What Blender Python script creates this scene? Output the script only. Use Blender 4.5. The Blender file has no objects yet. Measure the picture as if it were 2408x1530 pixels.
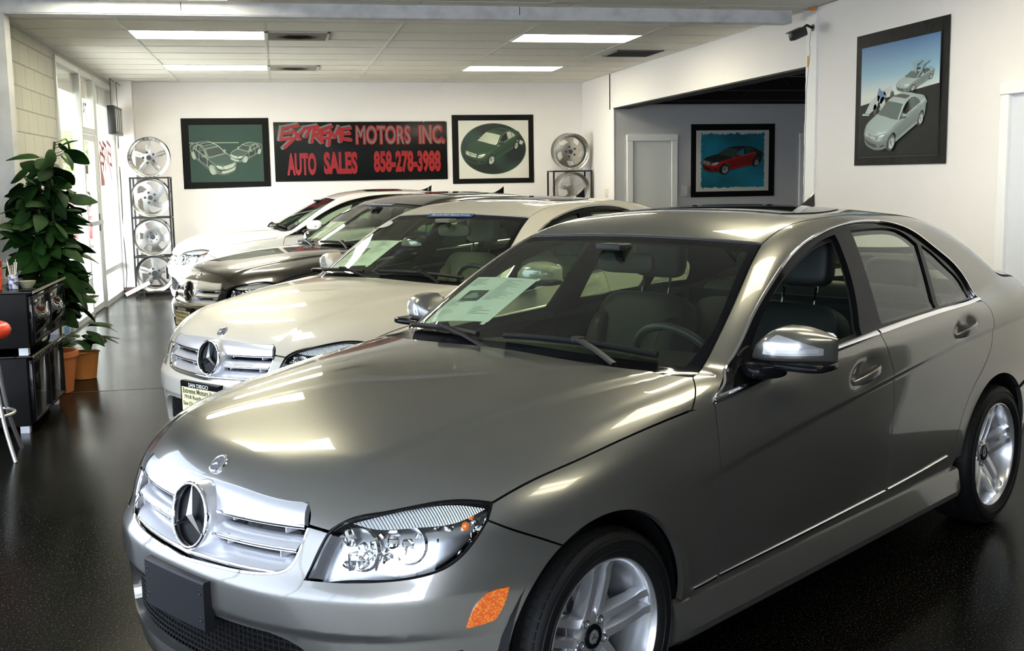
import bpy, bmesh, math, random
import numpy as np
from mathutils import Vector, Matrix, Quaternion, geometry
SC=bpy.context.scene; COL=SC.collection
PI=math.pi
rnd=random.Random(7)
# ---------------------------------------------------------------- tags
def tag(o,label,cat,group=None,kind=None):
    if label: o['label']=label
    if cat: o['category']=cat
    if group: o['group']=group
    if kind: o['kind']=kind
    return o
def empty(name,loc=(0,0,0),rz=0.0):
    o=bpy.data.objects.new(name,None); COL.objects.link(o); o.location=loc; o.rotation_euler=(0,0,rz); o.empty_display_size=.1
    return o
# ---------------------------------------------------------------- mesh helpers (V: Nx3 array, F: list of tuples)
class G:
    def __init__(s): s.V=[]; s.F=[]; s.M=[]; s.n=0
    def add(s,VF,m=0):
        V,F=VF; V=np.asarray(V,float).reshape(-1,3); k=s.n
        s.V.append(V); s.F+= [tuple(i+k for i in f) for f in F]; s.M+=[m]*len(F); s.n+=len(V); return s
    def arr(s): return np.concatenate(s.V)
def xf(VF,M=None,t=(0,0,0),rz=0,ry=0,rx=0,sc=1):
    V,F=VF; V=np.asarray(V,float)*sc
    R=np.array(Matrix.Rotation(rz,3,'Z')@Matrix.Rotation(ry,3,'Y')@Matrix.Rotation(rx,3,'X'))
    V=V@R.T
    if M is not None: V=V@np.asarray(M,float).T
    return V+np.array(t,float),F
def box(x0,x1,y0,y1,z0,z1,b=0):
    if b<=0:
        V=[(x,y,z) for x in (x0,x1) for y in (y0,y1) for z in (z0,z1)]
        return np.array(V,float),[(0,1,3,2),(4,6,7,5),(0,4,5,1),(2,3,7,6),(0,2,6,4),(1,5,7,3)]
    bm=bmesh.new(); bmesh.ops.create_cube(bm,size=1)
    for v in bm.verts: v.co=Vector(((x0+x1)/2+v.co.x*(x1-x0),(y0+y1)/2+v.co.y*(y1-y0),(z0+z1)/2+v.co.z*(z1-z0)))
    bmesh.ops.bevel(bm,geom=bm.edges[:],offset=b,segments=2,profile=.5,affect='EDGES')
    return bmout(bm)
def bmout(bm):
    bm.verts.index_update(); V=np.array([v.co[:] for v in bm.verts]); F=[tuple(v.index for v in f.verts) for f in bm.faces]; bm.free(); return V,F
def lathe(prof,n=48,axis='z',a0=0,a1=2*PI):
    """prof: list of (r,h)"""
    full=abs(a1-a0-2*PI)<1e-6; m=n if full else n+1
    th=a0+(a1-a0)*np.arange(m)/n; V=[]
    for r,h in prof:
        for t in th:
            c,s=r*math.cos(t),r*math.sin(t)
            V.append((c,s,h) if axis=='z' else (c,h,s) if axis=='y' else (h,c,s))
    F=[]
    for i in range(len(prof)-1):
        for j in range(n):
            k=(j+1)%m; F.append((i*m+j,i*m+k,(i+1)*m+k,(i+1)*m+j))
    return np.array(V),F
def disc(r,h,n=48,axis='z'):
    V,F=lathe([(r,h)],n,axis); return V,[tuple(range(n))]
def frames(P,closed=False,up=None):
    P=np.asarray(P,float); n=len(P)
    T=np.zeros_like(P)
    if closed: T=np.roll(P,-1,0)-np.roll(P,1,0)
    else: T[1:-1]=P[2:]-P[:-2]; T[0]=P[1]-P[0]; T[-1]=P[-1]-P[-2]
    T/=np.linalg.norm(T,axis=1,keepdims=True)+1e-12
    if up is None:
        N=np.zeros_like(P); a=np.array([0,0,1.]) if abs(T[0][2])<.9 else np.array([1.,0,0])
        nn=a-T[0]*(a@T[0]); nn/=np.linalg.norm(nn)
        for i in range(n):
            nn=nn-T[i]*(nn@T[i]); nn/=np.linalg.norm(nn)+1e-12; N[i]=nn
    else:
        U=np.broadcast_to(np.asarray(up,float),P.shape); N=U-T*np.sum(U*T,1,keepdims=True); N/=np.linalg.norm(N,axis=1,keepdims=True)+1e-12
    return T,N,np.cross(T,N)
def sweep(P,prof,closed=False,up=None,caps=True,scale=None):
    """prof: list of (a,b): offset a along N, b along B"""
    T,N,B=frames(P,closed,up); P=np.asarray(P,float); n=len(P); m=len(prof); V=[]
    for i in range(n):
        s=1 if scale is None else scale[i]
        for a,b in prof: V.append(P[i]+N[i]*a*s+B[i]*b*s)
    F=[]
    for i in range(n if closed else n-1):
        k=(i+1)%n
        for j in range(m):
            l=(j+1)%m; F.append((i*m+j,i*m+l,k*m+l,k*m+j))
    if caps and not closed: F+= [tuple(range(m))[::-1],tuple((n-1)*m+j for j in range(m))]
    return np.array(V),F
def tube(P,r,n=10,closed=False,scale=None):
    return sweep(P,[(r*math.cos(2*PI*i/n),r*math.sin(2*PI*i/n)) for i in range(n)],closed,None,True,scale)
def sell(c,s,e1=.4,e2=.4,nu=24,nv=14,R=None):
    """superellipsoid"""
    V=[];p=lambda w,e: math.copysign(abs(w)**e,w)
    for i in range(nv+1):
        v=-PI/2+PI*i/nv
        for j in range(nu):
            u=-PI+2*PI*j/nu
            V.append((s[0]*p(math.cos(v),e1)*p(math.cos(u),e2),s[1]*p(math.cos(v),e1)*p(math.sin(u),e2),s[2]*p(math.sin(v),e1)))
    F=[(i*nu+j,i*nu+(j+1)%nu,(i+1)*nu+(j+1)%nu,(i+1)*nu+j) for i in range(nv) for j in range(nu)]
    V=np.array(V)
    if R is not None: V=V@np.asarray(R).T
    return V+np.array(c),F
def rotm(ax,a): return np.array(Matrix.Rotation(a,3,ax))
def prism(poly,h0,h1):
    """extrude a 2-D polygon (x,y) from z=h0 to h1"""
    n=len(poly); V=[(x,y,h0) for x,y in poly]+[(x,y,h1) for x,y in poly]
    return np.array(V,float),[tuple(range(n))[::-1],tuple(range(n,2*n))]+[(i,(i+1)%n,n+(i+1)%n,n+i) for i in range(n)]
def grid_mesh(fn,us,vs):
    V=[fn(u,v) for u in us for v in vs]; m=len(vs)
    F=[(i*m+j,i*m+j+1,(i+1)*m+j+1,(i+1)*m+j) for i in range(len(us)-1) for j in range(m-1)]
    return np.array(V,float),F
def mkmesh(name,g,mats=None,angle=35,smooth=True,recalc=True):
    me=bpy.data.meshes.new(name); V=g.arr() if isinstance(g,G) else g[0]; F=g.F if isinstance(g,G) else g[1]
    me.from_pydata(V.tolist(),[],F); 
    if isinstance(g,G) and any(g.M): me.polygons.foreach_set('material_index',g.M)
    if recalc:
        bm=bmesh.new(); bm.from_mesh(me); bmesh.ops.recalc_face_normals(bm,faces=bm.faces[:]); bm.to_mesh(me); bm.free()
    if smooth:
        me.polygons.foreach_set('use_smooth',[True]*len(me.polygons)); me.set_sharp_from_angle(angle=math.radians(angle))
    for m in (mats or []): me.materials.append(m)
    me.update(); return me
def put(name,me,parent=None,mats=None,loc=None,rot=None):
    o=bpy.data.objects.new(name,me); COL.objects.link(o)
    if parent is not None: o.parent=parent
    if loc is not None: o.location=loc
    if rot is not None: o.rotation_euler=rot
    if mats:
        while len(me.materials)<len(mats): me.materials.append(mats[len(me.materials)])
        for i,m in enumerate(mats): o.material_slots[i].link='OBJECT'; o.material_slots[i].material=m
    return o
def obj(name,g,mats,parent=None,angle=35,smooth=True,loc=None,rot=None):
    if not isinstance(mats,(list,tuple)): mats=[mats]
    return put(name,mkmesh(name,g,mats,angle,smooth),parent,None,loc,rot)
# ---------------------------------------------------------------- text as mesh
def text_geo(s,size=1,ext=0.0,bold=0.0,shear=0.0,align='LEFT',sx=1.0,space=1.0):
    cu=bpy.data.curves.new('lettering','FONT'); cu.body=s; cu.size=size; cu.extrude=ext; cu.offset=bold; cu.shear=shear; cu.align_x=align; cu.space_character=space; cu.resolution_u=3
    o=bpy.data.objects.new('lettering',cu); COL.objects.link(o)
    dg=bpy.context.evaluated_depsgraph_get(); me=bpy.data.meshes.new_from_object(o.evaluated_get(dg))
    V=np.array([v.co[:] for v in me.vertices]) if len(me.vertices) else np.zeros((0,3)); F=[tuple(p.vertices) for p in me.polygons]
    bpy.data.objects.remove(o); bpy.data.curves.remove(cu); bpy.data.meshes.remove(me)
    if len(V): V[:,0]*=sx
    return V,F
def fit_text(s,x0,x1,y0,y1,bold=0.0,shear=0.0,ext=0):
    V,F=text_geo(s,1,0,bold,shear); a=V.min(0); b=V.max(0)
    V=V.copy(); V[:,0]=x0+(V[:,0]-a[0])/(b[0]-a[0])*(x1-x0); V[:,1]=y0+(V[:,1]-a[1])/(b[1]-a[1])*(y1-y0); V[:,2]=0
    return V,F
# ---------------------------------------------------------------- materials
def mat(name,col=(.8,.8,.8),rough=.5,metal=0.0,coat=0.0,spec=.5,emit=None,estr=1.0,trans=0.0,coatr=.03,alpha=1.0,ior=1.45):
    m=bpy.data.materials.new(name); m.use_nodes=True; b=m.node_tree.nodes['Principled BSDF']; I=b.inputs
    I['Base Color'].default_value=(*col,1); I['Roughness'].default_value=rough; I['Metallic'].default_value=metal
    I['Coat Weight'].default_value=coat; I['Coat Roughness'].default_value=coatr; I['Specular IOR Level'].default_value=spec; I['IOR'].default_value=ior
    I['Transmission Weight'].default_value=trans; I['Alpha'].default_value=alpha
    if emit: I['Emission Color'].default_value=(*emit,1); I['Emission Strength'].default_value=estr
    return m
def nodes(m): return m.node_tree.nodes,m.node_tree.links,m.node_tree.nodes['Principled BSDF']
def noise_bump(m,scale=40,strength=.1,dist=.002,detail=3):
    N,L,b=nodes(m); tc=N.new('ShaderNodeTexCoord'); n=N.new('ShaderNodeTexNoise'); n.inputs['Scale'].default_value=scale; n.inputs['Detail'].default_value=detail
    bp=N.new('ShaderNodeBump'); bp.inputs['Strength'].default_value=strength; bp.inputs['Distance'].default_value=dist
    L.new(tc.outputs['Object'],n.inputs['Vector']); L.new(n.outputs['Fac'],bp.inputs['Height']); L.new(bp.outputs['Normal'],b.inputs['Normal']); return m
def noise_col(m,c1,c2,scale=5,detail=4,lo=.35,hi=.65,coord='Object'):
    N,L,b=nodes(m); tc=N.new('ShaderNodeTexCoord'); n=N.new('ShaderNodeTexNoise'); n.inputs['Scale'].default_value=scale; n.inputs['Detail'].default_value=detail
    r=N.new('ShaderNodeValToRGB'); r.color_ramp.elements[0].position=lo; r.color_ramp.elements[1].position=hi
    r.color_ramp.elements[0].color=(*c1,1); r.color_ramp.elements[1].color=(*c2,1)
    L.new(tc.outputs[coord],n.inputs['Vector']); L.new(n.outputs['Fac'],r.inputs['Fac']); L.new(r.outputs['Color'],b.inputs['Base Color']); return m
def glass(name,tint=(.8,.9,.82),rough=0.0,refl=1.0,f0=.06):
    m=bpy.data.materials.new(name); m.use_nodes=True; N,L=m.node_tree.nodes,m.node_tree.links; N.clear()
    out=N.new('ShaderNodeOutputMaterial'); t=N.new('ShaderNodeBsdfTransparent'); t.inputs['Color'].default_value=(*tint,1)
    g=N.new('ShaderNodeBsdfGlossy'); g.inputs['Roughness'].default_value=rough; g.inputs['Color'].default_value=(refl,refl,refl,1)
    mx=N.new('ShaderNodeMixShader'); lw=N.new('ShaderNodeLayerWeight'); lw.inputs['Blend'].default_value=.5
    pw=N.new('ShaderNodeMath'); pw.operation='POWER'; pw.inputs[1].default_value=5
    fr=N.new('ShaderNodeMath'); fr.operation='MULTIPLY_ADD'; fr.inputs[1].default_value=.93; fr.inputs[2].default_value=f0
    L.new(lw.outputs['Facing'],pw.inputs[0]); L.new(pw.outputs[0],fr.inputs[0])
    L.new(fr.outputs[0],mx.inputs['Fac']); L.new(t.outputs['BSDF'],mx.inputs[1]); L.new(g.outputs['BSDF'],mx.inputs[2]); L.new(mx.outputs['Shader'],out.inputs['Surface']); return m
# ---------------------------------------------------------------- saloon body as an implicit surface (x rearward from front axle, y to the left, z up)
class Spl:
    def __init__(s,pts):
        x=np.array([q[0] for q in pts],float); y=np.array([q[1] for q in pts],float); n=len(x)
        h=np.diff(x); A=np.zeros((n,n)); b=np.zeros(n); A[0,0]=A[-1,-1]=1
        for i in range(1,n-1):
            A[i,i-1]=h[i-1]; A[i,i]=2*(h[i-1]+h[i]); A[i,i+1]=h[i]
            b[i]=6*((y[i+1]-y[i])/h[i]-(y[i]-y[i-1])/h[i-1])
        s.x,s.y,s.h,s.m=x,y,h,np.linalg.solve(A,b)
    def __call__(s,t):
        t=np.asarray(t,float); i=np.clip(np.searchsorted(s.x,t)-1,0,len(s.h)-1); tc=np.clip(t,s.x[0],s.x[-1])
        h=s.h[i]; a=(s.x[i+1]-tc)/h; b=(tc-s.x[i])/h
        v=a*s.y[i]+b*s.y[i+1]+((a**3-a)*s.m[i]+(b**3-b)*s.m[i+1])*h*h/6
        e0=(s.y[1]-s.y[0])/s.h[0]-s.m[1]*s.h[0]/6; e1=(s.y[-1]-s.y[-2])/s.h[-1]+s.m[-2]*s.h[-1]/6
        return v+np.where(t<s.x[0],(t-s.x[0])*e0,0)+np.where(t>s.x[-1],(t-s.x[-1])*e1,0)
def smax(a,b,k):
    h=np.maximum(k-np.abs(a-b),0)/k; return np.maximum(a,b)+h*h*k/4
def smin(a,b,k): return -smax(-a,-b,k)
def sstep(t): t=np.clip(t,0,1); return t*t*(3-2*t)
class Saloon:
    xc,xr,p=.15,2.85,2.6
    nbase=Spl([(.12,-.735),(.20,-.762),(.26,-.772),(.33,-.774),(.46,-.782),(.62,-.782),(1.1,-.78)])
    def nose(s,z):
        sp=lambda t,w: w*np.logaddexp(0,t/w)
        return s.nbase(z)-.10*sp(.075-np.abs(z-.455)*1.0,.004)*0+ -.012*sstep((z-.43)/.03)+.62*sp(z-.545,.005)-.40*sp(z-.605,.008)+.10*sp(z-.68,.03)+.15*sp(z-.76,.04)
    tail=Spl([(.14,3.66),(.25,3.74),(.40,3.785),(.55,3.80),(.70,3.785),(.85,3.77),(1.0,3.76),(1.1,3.74)])
    belt=Spl([(-.8,.70),(-.4,.79),(0,.855),(.5,.89),(1.0,.937),(1.6,.983),(2.2,1.012),(2.7,1.025),(3.2,1.03),(3.8,1.0)])
    sect=Spl([(-.15,.800),(0,.833),(.2,.866),(.4,.881),(.6,.887),(.75,.884),(.87,.870),(.95,.852),(1.0,.838),(1.15,.79),(1.4,.70)])
    hood=Spl([(-.95,.64),(-.80,.735),(-.653,.818),(-.471,.882),(-.22,.932),(.133,.974),(.45,.99),(.7,.997),(1.2,1.0)])
    edge=Spl([(-.8,.10),(-.41,.092),(0,.075),(.6,.030),(1.2,.02)])
    deck=Spl([(2.4,.99),(2.8,1.05),(3.05,1.085),(3.3,1.10),(3.6,1.095),(3.8,1.07),(4.0,1.02)])
    roofp=Spl([(.30,.79),(.626,.992),(.85,1.127),(1.08,1.258),(1.279,1.356),(1.45,1.410),(1.70,1.440),(1.95,1.447),(2.3,1.437),(2.6,1.410),(2.8,1.368),(3.0,1.295),(3.2,1.200),(3.4,1.095),(3.6,.98)])
    crown=Spl([(.3,.02),(.7,.02),(1.28,.015),(1.7,.035),(2.6,.035),(3.2,.04),(3.6,.04)])
    bow=Spl([(.2,.13),(.6,.12),(1.0,.07),(1.3,.025),(1.6,.0),(2.0,0),(2.6,.0),(3.2,0.0)])
    line=Spl([(-.8,.60),(.3,.66),(1.0,.74),(1.6,.80),(2.3,.865),(3.0,.905),(3.8,.92)])
    arches=[(0,.315,.345),(2.76,.315,.345)]
    dents=[]
    def w(s,x,z):
        zb=s.belt(x); t=(z-.20)/(zb-.20); w=s.sect(t)
        zl=s.line(x); d=(zl-z)
        amp=.011*sstep((x-.30)/.5)*sstep((3.5-x)/.5)
        w=w-amp*sstep(d/.030+.5)*np.exp(-np.maximum(d,0)/.16)
        for ax,az,R in s.arches:
            r=np.hypot(x-ax,z-az); w=w+.010*np.exp(-((r-R)/.045)**2)*sstep((z-.2)/.2)
        for cx,cz,rx,rz,dp,tl in s.dents:
            u=(x-cx)/rx; v=(z-cz-(x-cx)*tl)/rz; w=w-dp*np.exp(-(u*u+v*v)**1.6)
        return w
    def lower(s,x,y,z):
        y=np.abs(y); w=s.w(x,z)
        A=np.maximum(s.xc-x,0)/(s.xc-s.nose(z)); A2=np.maximum(x-s.xr,0)/(s.tail(z)-s.xr)
        A=np.maximum(A,A2); w=np.maximum(w,.05); A=np.clip(A,0,5); B=np.maximum(y,1e-9)/w
        fs=((A**s.p+B**s.p)**(1/s.p)-1)*w
        hf=s.hood(x)-s.edge(x)*(y/.78)**3
        yc=.44+.22*np.clip((x+.65)/1.2,-.2,1.2)          # power-dome crease
        hf=hf-.010*sstep((y-yc)/.05+.5)*sstep((.75-x)/.3)
        mid=s.belt(x)+.012-.02*sstep((y-.6)/.3)
        H=np.where(x<1.4,hf+(mid-hf)*sstep((x-.55)/.5),0)
        dk=s.deck(x)-.045*(y/.75)**3
        H=np.where(x>=1.4,mid+(dk-mid)*sstep((x-2.5)/.6),H)
        ft=(z-H)*.93
        k=.07+.04*sstep((.6-x)/.7)
        return smax(fs,ft,k)
    def upper(s,x,y,z):
        y=np.abs(y); dz=np.maximum(z-.95,-.1)
        yg=.812-.38*dz-.28*dz*np.abs(dz)-.06*np.clip((1.35-x)/.75,0,2)**2-.07*np.clip((x-2.1)/1.1,0,2)**2
        xs=x+s.bow(x)*np.maximum(1-(y/.70)**2,-.3); R=s.roofp(xs)-s.crown(x)*(y/.56)**2.4
        e=1e-3; sl=(s.roofp(xs+e)-s.roofp(xs-e))/(2*e)
        return np.maximum(smax((y-yg)*.9,(z-R)/np.sqrt(1+sl*sl),.075),.74-z)
    def f(s,P):
        x,y,z=P[...,0],P[...,1],P[...,2]
        return smin(s.lower(x,y,z),s.upper(x,y,z),.03)
    def grad(s,P):
        e=2e-4; g=np.stack([s.f(P+np.eye(3)[i]*e)-s.f(P-np.eye(3)[i]*e) for i in range(3)],-1)
        return g/np.maximum(np.linalg.norm(g,axis=-1,keepdims=True),1e-12)
    def cast(s,O,D,t0,t1,n=160):
        """first crossing from outside to inside along O+tD, t in [t0,t1]"""
        O=np.atleast_2d(O).astype(float); D=np.broadcast_to(D,O.shape).astype(float)
        N=len(O); t=np.full(N,float(t0)); a=np.full(N,np.nan); b=np.full(N,np.nan); live=np.ones(N,bool)
        for i in range(150):
            I=np.nonzero(live)[0]
            if not len(I): break
            v=s.f(O[I]+D[I]*t[I,None]); hit=v<=0; h=I[hit]; b[h]=t[h]; a[h]=t[h]-(.0 if i==0 else s._st[h]); live[h]=False
            m=I[~hit]; st=np.clip(v[~hit]*.6,.004,.25); 
            if i==0: s._st=np.zeros(N)
            s._st[m]=st; t[m]=t[m]+st; live[m[t[m]>t1]]=False
        for _ in range(24):
            m=(a+b)/2; v=s.f(O+D*m[:,None]); inside=v<=0; b=np.where(inside,m,b); a=np.where(inside,a,m)
        return O+D*((a+b)/2)[:,None]
# ---------------------------------------------------------------- panels cut from the body surface
def nrm(v): v=np.asarray(v,float); return v/np.linalg.norm(v)
class Frame:
    def __init__(s,n,e1=None):
        s.n=nrm(n); e1=np.array([1.,0,0]) if e1 is None else np.asarray(e1,float)
        s.e1=nrm(e1-s.n*(e1@s.n)); s.e2=np.cross(s.n,s.e1)
    def uv(s,P): P=np.atleast_2d(P); return np.stack([P@s.e1,P@s.e2],1)
    def ray(s,Q): Q=np.atleast_2d(Q); return Q[:,:1]*s.e1+Q[:,1:2]*s.e2+s.n*3.0,np.broadcast_to(-s.n,(len(Q),3)),.6,4.2
class Cyl:
    """radial rays around the vertical axis (xa,0); d=-1 faces the nose, +1 the tail"""
    def __init__(s,xa,d): s.xa,s.d=xa,d
    def uv(s,P): P=np.atleast_2d(P); return np.stack([np.arctan2(P[:,1],(P[:,0]-s.xa)*s.d),P[:,2]],1)
    def ray(s,Q):
        Q=np.atleast_2d(Q); c,si=np.cos(Q[:,0]),np.sin(Q[:,0]); z=np.zeros(len(Q))
        return np.stack([s.xa+s.d*c*2,si*2,Q[:,1]],1),np.stack([-s.d*c,-si,z],1),.3,1.9
FS=Frame((0,1,0)); FO=Frame((0,.8,.6)); FT=Frame((0,0,1)); FH=Frame((-.66,.62,.42),(0,1,0)); FW=Frame((-.5,0,.87),(0,1,0)); FR=Frame((.5,0,.87),(0,1,0)); CF=Cyl(.25,-1); CR=Cyl(2.75,1)
def smooth(pts,res):
    P=np.asarray(pts,float)
    if len(P)==2:
        n=max(1,int(np.ceil(np.linalg.norm(P[1]-P[0])/res))); t=np.linspace(0,1,n+1)[:,None]; return P[0]*(1-t)+P[1]*t
    d=np.r_[0,np.cumsum(np.linalg.norm(np.diff(P,axis=0),axis=1))]
    S=[Spl(list(zip(d,P[:,k]))) for k in range(P.shape[1])]
    n=max(2,int(np.ceil(d[-1]/res))); t=np.linspace(0,d[-1],n+1); return np.stack([q(t) for q in S],1)
def outline(segs,res):
    out=[]
    for s in segs: out.append(smooth(s,res)[:-1])
    return np.concatenate(out)
def snap(S,P):
    P=np.array(P,float)
    for _ in range(5): P=P-S.grad(P)*S.f(P)[:,None]*.8
    return P
def pip(P,poly):
    x,y=P[:,0],P[:,1]; r=np.zeros(len(P),bool); n=len(poly)
    for i in range(n):
        (x0,y0),(x1,y1)=poly[i],poly[(i+1)%n]
        if y0==y1: continue
        c=((y0>y)!=(y1>y))&(x<(x1-x0)*(y-y0)/(y1-y0)+x0); r^=c
    return r
def area2(p): x,y=p[:,0],p[:,1]; return np.sum(x*np.roll(y,-1)-np.roll(x,-1)*y)
def inset(p,g):
    if g==0: return p
    a=np.sign(area2(p)); d=np.roll(p,-1,0)-p; L=np.linalg.norm(d,axis=1,keepdims=True)+1e-12; d/=L; n=np.stack([-d[:,1],d[:,0]],1)*a
    m=n+np.roll(n,1,0); q=np.sum(m*n,1,keepdims=True); m=m/np.maximum(q,.45); return p+m*g
def tess(outer,holes,res,extra=None,fp=None):
    loops=[outer]+holes; allb=np.concatenate(loops); lo,hi=outer.min(0),outer.max(0)
    nx,ny=int((hi[0]-lo[0])/res)+2,int((hi[1]-lo[1])/(res*.866))+2
    I,J=np.meshgrid(np.arange(nx),np.arange(ny)); g=np.stack([lo[0]+(I+.5*(J%2))*res,lo[1]+J*res*.866],-1).reshape(-1,2)
    if extra is not None:
        for (c,h,r) in extra:
            g=g[np.any(np.abs(g-c)>np.array(h),axis=1)]
            X,Y=np.meshgrid(np.arange(c[0]-h[0],c[0]+h[0],r),np.arange(c[1]-h[1],c[1]+h[1],r)); g=np.concatenate([g,np.stack([X,Y],-1).reshape(-1,2)])
    g=g[pip(g,outer)]
    if fp is not None:
        fp=fp[pip(fp,outer)]
        for h in holes: fp=fp[~pip(fp,h)]
        fp=fp[[np.min(np.linalg.norm(allb-q,axis=1))>.003 for q in fp]]
        kk=np.array([np.min(np.linalg.norm(fp-q,axis=1))>res*.6 for q in g]); g=g[kk]
    for h in holes: g=g[~pip(g,h)]
    keep=np.ones(len(g),bool)
    for i in range(0,len(g),2000):
        keep[i:i+2000]=np.min(np.linalg.norm(g[i:i+2000,None]-allb[None],axis=2),axis=1)>res*.5
    g=g[keep]; V=np.concatenate([allb,g]+([fp] if fp is not None else [])); E=[]; k=0
    for l in loops: n=len(l); E+=[(k+i,k+(i+1)%n) for i in range(n)]; k+=n
    r=geometry.delaunay_2d_cdt([Vector(v) for v in V],E,[],0,1e-7)
    Q=np.array([v[:] for v in r[0]]); T=np.array(r[2]); c=Q[T].mean(1); k=pip(c,outer)
    for h in holes: k&=~pip(c,h)
    return Q,T[k]
def patch(S,fr,segs,holes=(),res=.018,gap=.002,fl=.014,off=0.0,extra=None,feat=(),mirror=False,name='panel',ident=False):
    """panel over the outline segs (lists of 3-D points near the surface), as a finished Blender mesh"""
    def loop(sg,g): return inset(fr.uv(snap(S,outline(sg,res*.7))),g)
    outer=loop(segs,gap); H=[loop(h,-gap) for h in holes]
    fp=[]
    for ln in feat:
        q=fr.uv(snap(S,smooth(ln,.008))); d=np.gradient(q,axis=0); d/=np.linalg.norm(d,axis=1,keepdims=True)+1e-12; nn=np.stack([-d[:,1],d[:,0]],1)
        for o in (-.020,-.0125,-.006,0,.006,.0125,.020): fp.append(q+nn*o)
    Q,T=tess(outer,H,res,extra,np.concatenate(fp) if fp else None); O,D,t0,t1=fr.ray(Q); P=S.cast(O,D,t0,t1,int((t1-t0)/.02))
    ok=~np.isnan(P[:,0])
    if not ok.all():
        T=T[ok[T].all(1)]
    P=np.nan_to_num(P); N=S.grad(P); P=P+N*off
    return finish(P,N,T,fl,name,mirror)
def finish(P,N,T,fl,name,mirror=False):
    # orientation
    gn=np.cross(P[T[:,1]]-P[T[:,0]],P[T[:,2]]-P[T[:,0]]); f=np.sum(gn*N[T].mean(1),1)<0; T=T.copy(); T[f]=T[f][:,::-1]
    used=np.unique(T); mp=-np.ones(len(P),int); mp[used]=np.arange(len(used)); P,N,T=P[used],N[used],mp[T]
    LN=[N[T].reshape(-1,3)]; F=[tuple(t) for t in T]; V=P
    if fl>0:
        ed={}
        for t in T:
            for a,b in ((t[0],t[1]),(t[1],t[2]),(t[2],t[0])):
                if (b,a) in ed: del ed[(b,a)]
                else: ed[(a,b)]=1
        B=sorted({v for e in ed for v in e}); k={v:i+len(P) for i,v in enumerate(B)}; V=np.concatenate([P,P[B]-N[B]*fl])
        q=[]
        for a,b in ed:
            F.append((b,a,k[a],k[b])); o=np.cross(P[b]-P[a],N[a]); o/=np.linalg.norm(o)+1e-12; q+=[o]*4
        if q: LN.append(np.array(q))
    LN=np.concatenate(LN)
    s=np.array([1,1 if mirror else -1,1.]) # car frame is left handed: Blender y = -y ; the right-hand twin is the mirror image
    V=V*s; LN=LN*s
    if not mirror:
        F2=[];i=0;idx=[]
        for f in F: n=len(f); F2.append(f[::-1]); idx+=list(range(i+n-1,i-1,-1)); i+=n
        F=F2; LN=LN[idx]
    me=bpy.data.meshes.new(name); me.from_pydata(V.tolist(),[],F); me.polygons.foreach_set('use_smooth',[True]*len(F))
    me.normals_split_custom_set([tuple(v) for v in LN]); me.update(); return me
def onsurf(S,fr,pts,res=.02,off=0.0,closed=False):
    """3-D polyline laid on the surface, with normals"""
    Q=smooth(fr.uv(np.asarray(pts+([pts[0]] if closed else []),float)),res)
    if closed: Q=Q[:-1]
    O,D,t0,t1=fr.ray(Q); P=S.cast(O,D,t0,t1,int((t1-t0)/.01)); k=~np.isnan(P[:,0]); P=P[k]; N=S.grad(P); return P+N*off,N
def strip(S,fr,pts,w,h,off=0.0,closed=False,res=.02):
    """trim strip of width w and height h following the surface"""
    P,N=onsurf(S,fr,pts,res,off,closed); a,b=w/2,h
    return sweep(P,[(-.004,-a),(b*.55,-a),(b,-a*.6),(b,a*.6),(b*.55,a),(-.004,a)],closed,N)
def fy(VF,mirror=False):
    """car frame -> Blender local frame (and right-hand twin)"""
    V,F=VF; V=np.array(V,float); 
    if not mirror: V[:,1]*=-1
    return V,F
# ---------------------------------------------------------------- the saloon
S=Saloon(); S.dents=[(1.505,.862,.105,.043,.020,.17),(2.405,.930,.098,.043,.020,.17)]
DLO=[(.585,.83,.903),(.786,.76,.991),(.954,.727,1.104),(1.13,.69,1.203),(1.345,.648,1.293),(1.554,.616,1.344),(1.771,.59,1.374),(2.0,.574,1.385),(2.22,.585,1.372),(2.385,.62,1.329),(2.543,.666,1.241),(2.69,.71,1.135),(2.745,.76,1.020)]
BELT=[(2.745,.781,1.018),(2.154,.807,1.004),(1.711,.812,.983),(1.2,.815,.950),(.9,.816,.925),(.585,.835,.900)]
HOODSIDE=[(.456,.836,.885),(.294,.834,.873),(.11,.823,.848),(-.061,.813,.824),(-.207,.792,.798),(-.328,.768,.761)]
HLTOP=[(-.328,.768,.761),(-.387,.721,.772),(-.466,.661,.767),(-.547,.590,.749),(-.597,.532,.733),(-.641,.490,.700)]
HLIN=[(-.641,.490,.700),(-.672,.474,.640),(-.696,.461,.583)]
HLBOT=[(-.696,.461,.583),(-.654,.544,.585),(-.589,.634,.591),(-.512,.707,.603),(-.459,.744,.624),(-.406,.768,.669),(-.356,.777,.724),(-.328,.772,.758)]
LIP=[(-.640,.402,.757),(-.653,.373,.757),(-.684,.143,.763),(-.688,0,.764)]
GRB=[(-.655,.430,.705),(-.69,.422,.635),(-.704,.405,.603),(-.722,.365,.587),(-.762,.187,.570),(-.773,0,.560)]
def mir(p): return [(a,-b,c) for a,b,c in p][::-1]
def sy(p): return p+mir(p)[1:]
def circ(cx,cz,R,a0,a1,n=14,y=.87): return [(cx+R*math.cos(a),y,cz+R*math.sin(a)) for a in np.linspace(math.radians(a0),math.radians(a1),n)]
ARF=(0.0,.325,.352); ARR=(2.735,.325,.358)
DG=[(.569,.84,.893),(.548,.87,.82),(.538,.88,.75),(.540,.88,.63),(.545,.88,.5),(.555,.868,.36),(.557,.865,.322)]
BG=[(1.708,.813,.981),(1.692,.863,.912),(1.716,.874,.80),(1.710,.882,.70),(1.690,.88,.538),(1.684,.866,.322)]
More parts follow.
